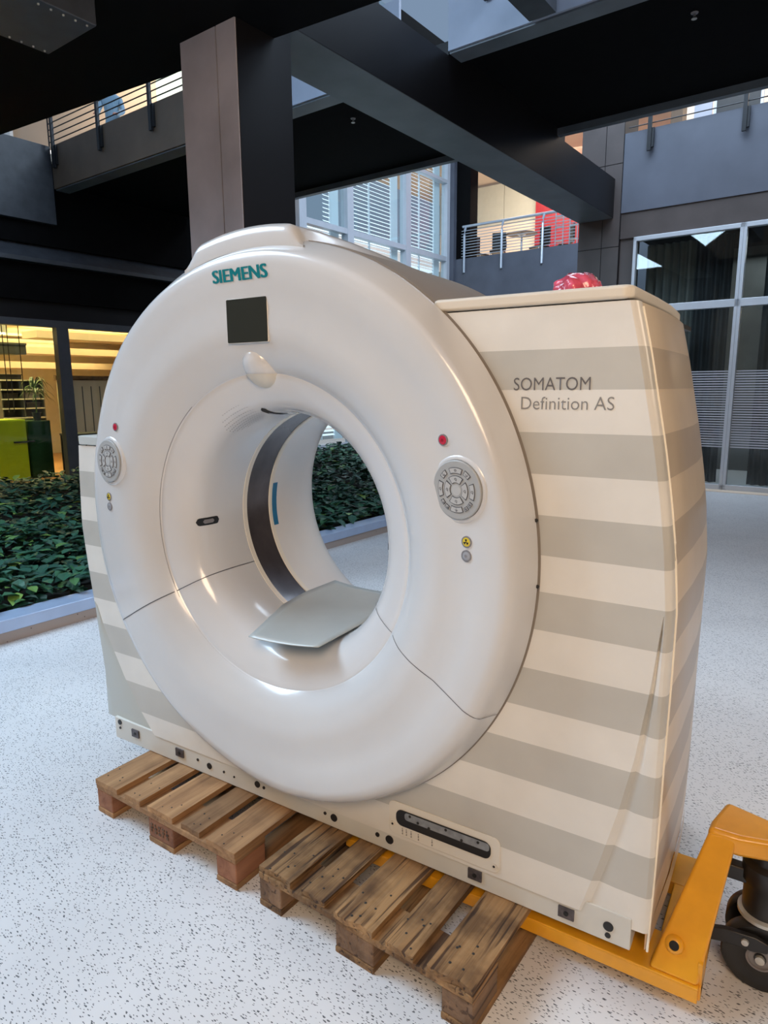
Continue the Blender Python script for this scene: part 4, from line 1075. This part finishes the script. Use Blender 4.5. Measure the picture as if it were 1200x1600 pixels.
# back wall with tall windows -----------------------------------------
W = 10.52
b = MB(); b.box(-2.33, 6, W, W+.3, 4.56, 5.80); structb('wall_back', b, M['fascia'], 'blue-grey upper wall above the tall windows', 'wall', (0, W, 4.5))
b = MB(); b.box(-2.33, 6, W+.02, W+.3, 4.15, 4.56); structb('trim_8', b, M['darkbr'] if 'darkbr' in M else M['c2'], 'dark lintel band above the tall windows', 'trim', (0, W, 4.1))
b = MB(); b.box(-2.33, -2.08, W+.05, W+.3, 0, 4.15); structb('trim_9', b, M['c2'], 'brown jamb left of the tall windows', 'trim', (-2.2, W, 0))
b = MB(); b.box(2.9, 7.2, W, W+.3, 0, 4.2); structb('wall_back', b, M['c2'], 'dark wall right of the tall windows, outside the frame', 'wall', (5, W, 0))
def bigwin(n, x0, x1, label):
    t = thing('window_%d' % n, label, 'window', ((x0+x1)/2, W, 0), 'b', kind='structure'); w = (x1-x0)/2
    b = MB()
    b.box(-w, -w+.05, -.05, .06, 0, 4.14); b.box(w-.05, w, -.05, .06, 0, 4.14); b.box(-w, w, -.05, .06, 4.07, 4.14); b.box(-w, w, -.05, .06, 0, .09); b.box(-w, w, -.05, .06, 2.90, 3.02); b.build('window_frame', M['alu'], parent=t, bevel=.006)
    b = MB(); b.box(-w+.05, w-.05, .0, .012, .09, 2.90); b.build('pane', M['glass'], parent=t)
    b = MB(); b.box(-w+.05, w-.05, .0, .012, 3.02, 4.07); b.build('pane', M['glass'], parent=t)
    b = MB(); b.box(-w+.05, w-.05, -.006, -.004, .68, 1.92); b.build('striped_film', M['film'], parent=t)
bigwin(4, -2.08, -.42, 'tall window left of the main mullion, with curtains behind')
bigwin(5, -.42, 1.24, 'tall window right of the main mullion, with curtains behind')
bigwin(6, 1.24, 2.9, 'tall window outside the right edge')
def curtain(x0, x1, label, m, y=11.15, amp=.05, wl=.13):
    b = MB(); rows = []; n = int((x1-x0)/.02)
    for z in (.05, 1.2, 2.6, 4.1):
        rows.append([(x0+(x1-x0)*i/n, y+amp*sin(2*pi*(x1-x0)*i/n/wl+.4*z), z) for i in range(n+1)])
    b.grid(rows); o = b.build('curtain', m, origin=((x0+x1)/2, y, .05), frame='b', smooth=True, sharp=80); tag(o, label, 'curtain')
curtain(-2.05, -1.2, 'grey pleated curtain at the left edge of the tall windows', M['curtainp'])
curtain(-1.2, -.62, 'dark pleated curtain just left of the main mullion', M['curtain'], 11.0)
curtain(-.15, .6, 'dark pleated curtain just right of the main mullion', M['curtain'], 11.0)
curtain(.6, 2.8, 'grey pleated curtain outside the right edge', M['curtainp'])
b = MB(); b.box(-2.3, 6, 13.5, 13.6, 0, 4.5); structb('wall_back', b, M['curtainp'], 'dim rear wall of the room behind the tall windows', 'wall', (0, 13.5, 0))
b = MB(); b.box(-2.3, 6, W+.3, 13.6, 4.3, 4.5); structb('ceiling', b, M['darkband'], 'dim ceiling behind the tall windows', 'ceiling', (0, 12, 4.3))
b = MB(); b.box(-2.3, 6, W+.06, W+.12, -.0, .012); structb('baseboard_back', b, M['beige'], 'wood strip below the tall windows', 'baseboard', (0, W, 0))
b = MB(); b.box(-2.3, 6, W-.32, W-.06, .001, .006); structb('trim_10', b, M['beige'], 'pale wood strip in the floor before the tall windows', 'trim', (0, W, 0))
# upper room right
b = MB(); b.box(-2.3, 6, 14.0, 14.1, 5.8, 9); structb('wall_back', b, M['beigel'] if 'beigel' in M else M['beige'], 'cream wall above the tall windows', 'wall', (0, 14, 5.8))
b = MB(); b.box(-2.26, -2.05, 12.9, 13.2, 5.6, 9); structb('steel_column', b, M['fasciab'], 'brown post behind the upper right railing', 'column', (-2.1, 13, 5.6))
b = MB(); b.box(-2.3, 6, 10.82, 14, 5.5, 5.6); structb('floor', b, M['cream_wall'], 'upper right balcony floor', 'floor', (0, 12, 5.5))
t = thing('wall_screen', 'dark monitor in a pale frame behind the upper right railing', 'monitor', (-1.0, 12.2, 6.22), 'b')
b = MB(); b.box(-.36, .42, 0, .04, 0, .50); b.build('bezel', M['alu'], parent=t, bevel=.01)
b = MB(); b.box(-.31, .37, -.012, .0, .05, .45); b.build('screen', M['black'], parent=t)
b = MB(); b.box(-.02, .08, .0, .05, -.62, .02); b.build('stand', M['rim'], parent=t)
for i, x in enumerate((-1.05, -.88)):
    t = thing('desk_lamp', ('left', 'right')[i]+' small bright blue-white lamp below the wall monitor', 'lamp', (x, 12.0, 5.6), 'b')
    b = MB(); b.tube([(0, 0, 0), (0, 0, .58)], .012, 6); b.build('pole', M['rim'], parent=t)
    b = MB(); b.lathe([(.0001, .58), (.03, .59), (.03, .64), (.0001, .65)], 12); b.build('bulb', plain('cold_lamp%d' % i, (.5, .6, 1), .5, emit=6, emitc=(.5, .65, 1)), parent=t, smooth=True)
b = MB(); b.box(-1.75, -1.45, 12.5, 12.55, 5.6, 7.2); o = b.build('notice_panel', M['fascial'], origin=(-1.6, 12.5, 5.6), frame='b'); tag(o, 'blue-grey upright panel left of the monitor', 'panel')

# rooms beyond the left footbridge railing
b = MB(); b.box(-24, -10.2, 9.9, 10.0, 6.0, 13); structb('wall_back', b, M['beige'], 'warm beige wall behind the upper left railing', 'wall', (-15, 10, 6))
b = MB(); b.box(-21.4, -21.0, 9.6, 9.7, 6.0, 13); structb('trim_11', b, M['alup'], 'pale post behind the upper left railing', 'trim', (-21, 9.6, 6))
b = MB(); b.box(-13.7, -12.4, 9.7, 9.8, 6.0, 13); structb('window_7', b, plain('pale_green_glass_glow', (.5, .65, .62), .2, emit=.6, emitc=(.5, .7, .65)), 'pale green glass panel behind the upper left railing', 'window', (-13, 9.7, 6))  # panel given a glow in place of light coming through it
b = MB(); b.box(-24, -10.65, 5.1, 9.9, 5.62, 5.78); structb('floor', b, M['cream_wall'], 'upper left landing floor', 'floor', (-12, 7, 5.6))
b = MB(); b.box(-30, -24, -3, 12, 5.7, 13); structb('wall_left', b, M['cream_wall'], 'cream side wall of the upper left landing', 'wall', (-24, 4, 5.7))

# person on the bridge -------------------------------------------------
def person(x, y, z, rz):
    t = thing('person', 'person in a pale blue shirt leaning on the upper left railing', 'person', (x, y, z), 'b', rz=TH+rz)
    V = [(0, 0, .92), (0, .0, 1.10), (0, -.03, 1.30), (0, -.05, 1.45), (0, -.07, 1.56), (0, -.10, 1.66), (0, -.10, 1.74),
         (.17, -.04, 1.43), (.24, -.12, 1.20), (.20, -.32, 1.08), (.18, -.40, 1.06),
         (-.17, -.04, 1.43), (-.24, -.12, 1.20), (-.20, -.32, 1.08), (-.18, -.40, 1.06),
         (.10, 0, .86), (.11, -.02, .48), (.11, .02, .08), (.12, -.13, .04),
         (-.10, 0, .86), (-.11, -.02, .48), (-.11, .02, .08), (-.12, -.13, .04)]
    E = [(0, 1), (1, 2), (2, 3), (3, 4), (4, 5), (5, 6), (3, 7), (7, 8), (8, 9), (9, 10), (3, 11), (11, 12), (12, 13), (13, 14), (0, 15), (15, 16), (16, 17), (17, 18), (0, 19), (19, 20), (20, 21), (21, 22)]
    Rr = [.15, .14, .16, .12, .055, .085, .07, .07, .052, .04, .038, .07, .052, .04, .038, .095, .065, .045, .04, .095, .065, .045, .04]
    me = bpy.data.meshes.new('body'); me.from_pydata(V, E, []); o = bpy.data.objects.new('body', me); COL.objects.link(o); o.parent = t
    sk = o.modifiers.new('skin', 'SKIN'); 
    for i, r in enumerate(Rr): me.skin_vertices[0].data[i].radius = (r, r*.85)
    me.skin_vertices[0].data[0].use_root = True
    o.modifiers.new('sub', 'SUBSURF').levels = 2; o.modifiers['sub'].render_levels = 2
    m, nt, b = nmat('body_zones'); tc = N(nt, 'ShaderNodeTexCoord'); sx = N(nt, 'ShaderNodeSeparateXYZ'); nt.links.new(tc.outputs['Object'], sx.inputs[0])
    dv = N(nt, 'ShaderNodeMath', operation='DIVIDE'); dv.inputs[1].default_value = 2; nt.links.new(sx.outputs['Z'], dv.inputs[0])
    r = ramp(nt, [(0, (.02, .02, .02)), (.04, (.03, .03, .04)), (.475, (.33, .52, .68)), (.765, (.62, .30, .23))], 'CONSTANT'); nt.links.new(dv.outputs[0], r.inputs[0]); nt.links.new(r.outputs[0], b.inputs['Base Color'])
    me.materials.append(m)
    bm = bmesh.new(); bmesh.ops.create_uvsphere(bm, u_segments=20, v_segments=14, radius=1)
    for v in bm.verts: v.co = (v.co.x*.088, v.co.y*.105-.085, v.co.z*.11+1.73)
    bmesh.ops.delete(bm, geom=[v for v in bm.verts if v.co.z < 1.70 and v.co.y < -.06 or v.co.y < -.15 and v.co.z < 1.78], context='VERTS')
    hm = bpy.data.meshes.new('hair'); bm.to_mesh(hm); bm.free(); hm.materials.append(M['hair']); h = bpy.data.objects.new('hair', hm); COL.objects.link(h); h.parent = t
    for s in (-1, 1):
        for k in range(5):
            b2 = MB(); px = s*(.18+(k-2)*.018); fl = (.055, .075, .085, .078, .06)[k]
            b2.tube([(px, -.41, 1.055), (px, -.41-fl*.5, 1.06), (px, -.41-fl*.85, 1.045), (px, -.41-fl, 1.025)], [.010, .009, .008, .006], 6); f = b2.build('finger', M['skin'], parent=t, smooth=True)
    b2 = MB(); b2.add([(-.012, -.19, 1.70), (.012, -.19, 1.70), (0, -.215, 1.695), (0, -.185, 1.735)], [(0, 1, 2), (0, 2, 3), (1, 3, 2)]); b2.build('nose', M['skin'], parent=t)
    return t
person(-11.1, 6.75, 5.78, .7)

# far surroundings giving the room its warm tone (all outside the frame)
M['wallw'] = plain('warm_wall', (.42, .33, .25), .7, var=.06)
b = MB(); b.box(7.0, 7.2, -9, 12, 0, 8); structb('wall_right', b, M['wallw'], 'warm brown wall right of the hall', 'wall', (7, 0, 0))
b = MB(); b.box(-12, 7, -9.2, -9, 0, 8); structb('wall_front', b, M['wallw'], 'warm brown wall behind the camera', 'wall', (0, -9, 0))

b = MB(); b.box(3.2, 7.2, -9, 10.4, 4.4, 4.8); structb('ceiling', b, M['darkband'], 'unseen dark deck added right of the hall to cut the sky', 'ceiling', (5, 0, 4.4))  # added out of view to block sky light from the right
b = MB(); b.box(-3, 3.2, -9, -3.6, 4.7, 5.0); structb('ceiling', b, M['darkband'], 'unseen dark deck added behind the camera to cut the sky', 'ceiling', (0, -6, 4.7))  # added out of view so less sky light comes from behind
GROUPS = {'wooden_pallet': 'wooden pallets under the scanner', 'balcony_railing': 'balcony railings', 'office_chair': 'chairs on the far balcony', 'office_cabinet': 'green office cabinets',
          'folder_box': 'boxes on the office shelf', 'curtain': 'curtains behind the tall windows', 'window_blind': 'slatted blinds of the glass wall', 'hanging_rod': 'thin rods hanging in the office',
          'metal_stand': 'slim metal racks on the far balcony', 'sprinkler_head': 'sprinkler heads under the footbridge', 'desk_lamp': 'small lamps under the wall monitor'}
for o in S.objects:
    g_ = GROUPS.get(o.name.split('.')[0])
    if g_ and o.parent is None: o['group'] = g_
# ================================================================== LIGHT
w = bpy.data.worlds.new('World'); S.world = w; w.use_nodes = True; nt = w.node_tree; bg = nt.nodes['Background']
sky = N(nt, 'ShaderNodeTexCoord'); sx = N(nt, 'ShaderNodeSeparateXYZ'); nt.links.new(sky.outputs['Generated'], sx.inputs[0])
r = ramp(nt, [(0, (.46, .42, .40)), (.5, (.56, .66, .80)), (.62, (.54, .76, 1.08)), (1, (.54, .78, 1.18))])
ma = N(nt, 'ShaderNodeMath', operation='MULTIPLY_ADD'); ma.inputs[1].default_value = .5; ma.inputs[2].default_value = .5
nt.links.new(sx.outputs['Z'], ma.inputs[0]); nt.links.new(ma.outputs[0], r.inputs[0]); nt.links.new(r.outputs[0], bg.inputs[0]); bg.inputs[1].default_value = .36
def area(name, loc, target, size, power, col, sy=None, spread=180):
    l = bpy.data.lights.new(name, 'AREA'); l.energy = power; l.spread = radians(spread); l.color = col; l.size = size
    if sy: l.shape = 'RECTANGLE'; l.size_y = sy
    o = bpy.data.objects.new(name, l); COL.objects.link(o); o.location = loc
    o.rotation_euler = (Vector(target)-Vector(loc)).to_track_quat('-Z', 'Y').to_euler(); return o
area('warm_hall_light', (2.7, -3.9, 4.0), (1.1, .2, .7), 1.8, 170, (1, .72, .47))
area('cool_skylight', (-5.0, -1.8, 6.5), (-2.4, -.6, 0), 3.5, 640, (.58, .79, 1))
area('atrium_skylight', (-1.5, 7.5, 9.8), (-2, 7.5, 0), 5.0, 900, (.68, .83, 1), 5)
area('court_fill', (2.6, 4.6, 8.5), (2.2, 4.6, 0), 3.0, 380, (.68, .83, 1))  # fill added over the deck gap to brighten the floor on the right
area('balcony_fascia_fill', Bv((-4, 13, 9.5)), Bv((-8, 18.4, 4.5)), 3.0, 500, (.70, .84, 1))  # fill added to brighten the far balcony fascia
area('side_cover_fill', (6.0, 2.6, 3.6), (1.3, .6, 1.2), 1.5, 70, (1, .80, .60))  # fill added to lift the scanner's right side, not a hall lamp
area('office_light', Bv((-13.0, 4.2, 2.9)), Bv((-13.0, 4.2, 0)), 3.2, 520, (1, .86, .40), 7, 100)
area('far_balcony_light', Bv((-8.5, 21, 9.3)), Bv((-9, 23, 6)), 3, 430, (1, .86, .70))
area('upper_left_room_light', Bv((-13, 7.0, 10.5)), Bv((-14, 10, 8)), 3, 300, (1, .82, .62))
area('upper_right_room_light', Bv((0, 12.2, 8.6)), Bv((0, 14, 6.5)), 3, 120, (1, .90, .80))
area('curtain_room_light', Bv((0, 12.4, 4.1)), Bv((0, 12.4, 0)), 2, 25, (.9, .95, 1))

# ================================================================== CAMERA
cam = bpy.data.cameras.new('camera'); co = bpy.data.objects.new('camera', cam); COL.objects.link(co)
cam.sensor_fit = 'VERTICAL'; cam.sensor_height = 36; cam.lens = 36*1048.95/1600; cam.clip_end = 200
R = Vector((.84644786, .53242807, -.00680905)); U = Vector((-.0907826, .1569019, .98343292)); D = Vector((-.52467564, .83180655, -.18114448))
co.matrix_world = Matrix(((R.x, U.x, -D.x, 1.52650), (R.y, U.y, -D.y, -1.70032), (R.z, U.z, -D.z, 1.67852), (0, 0, 0, 1)))
S.camera = co
S.view_settings.view_transform = 'Standard'; S.view_settings.look = 'None'; S.view_settings.exposure = 0.04
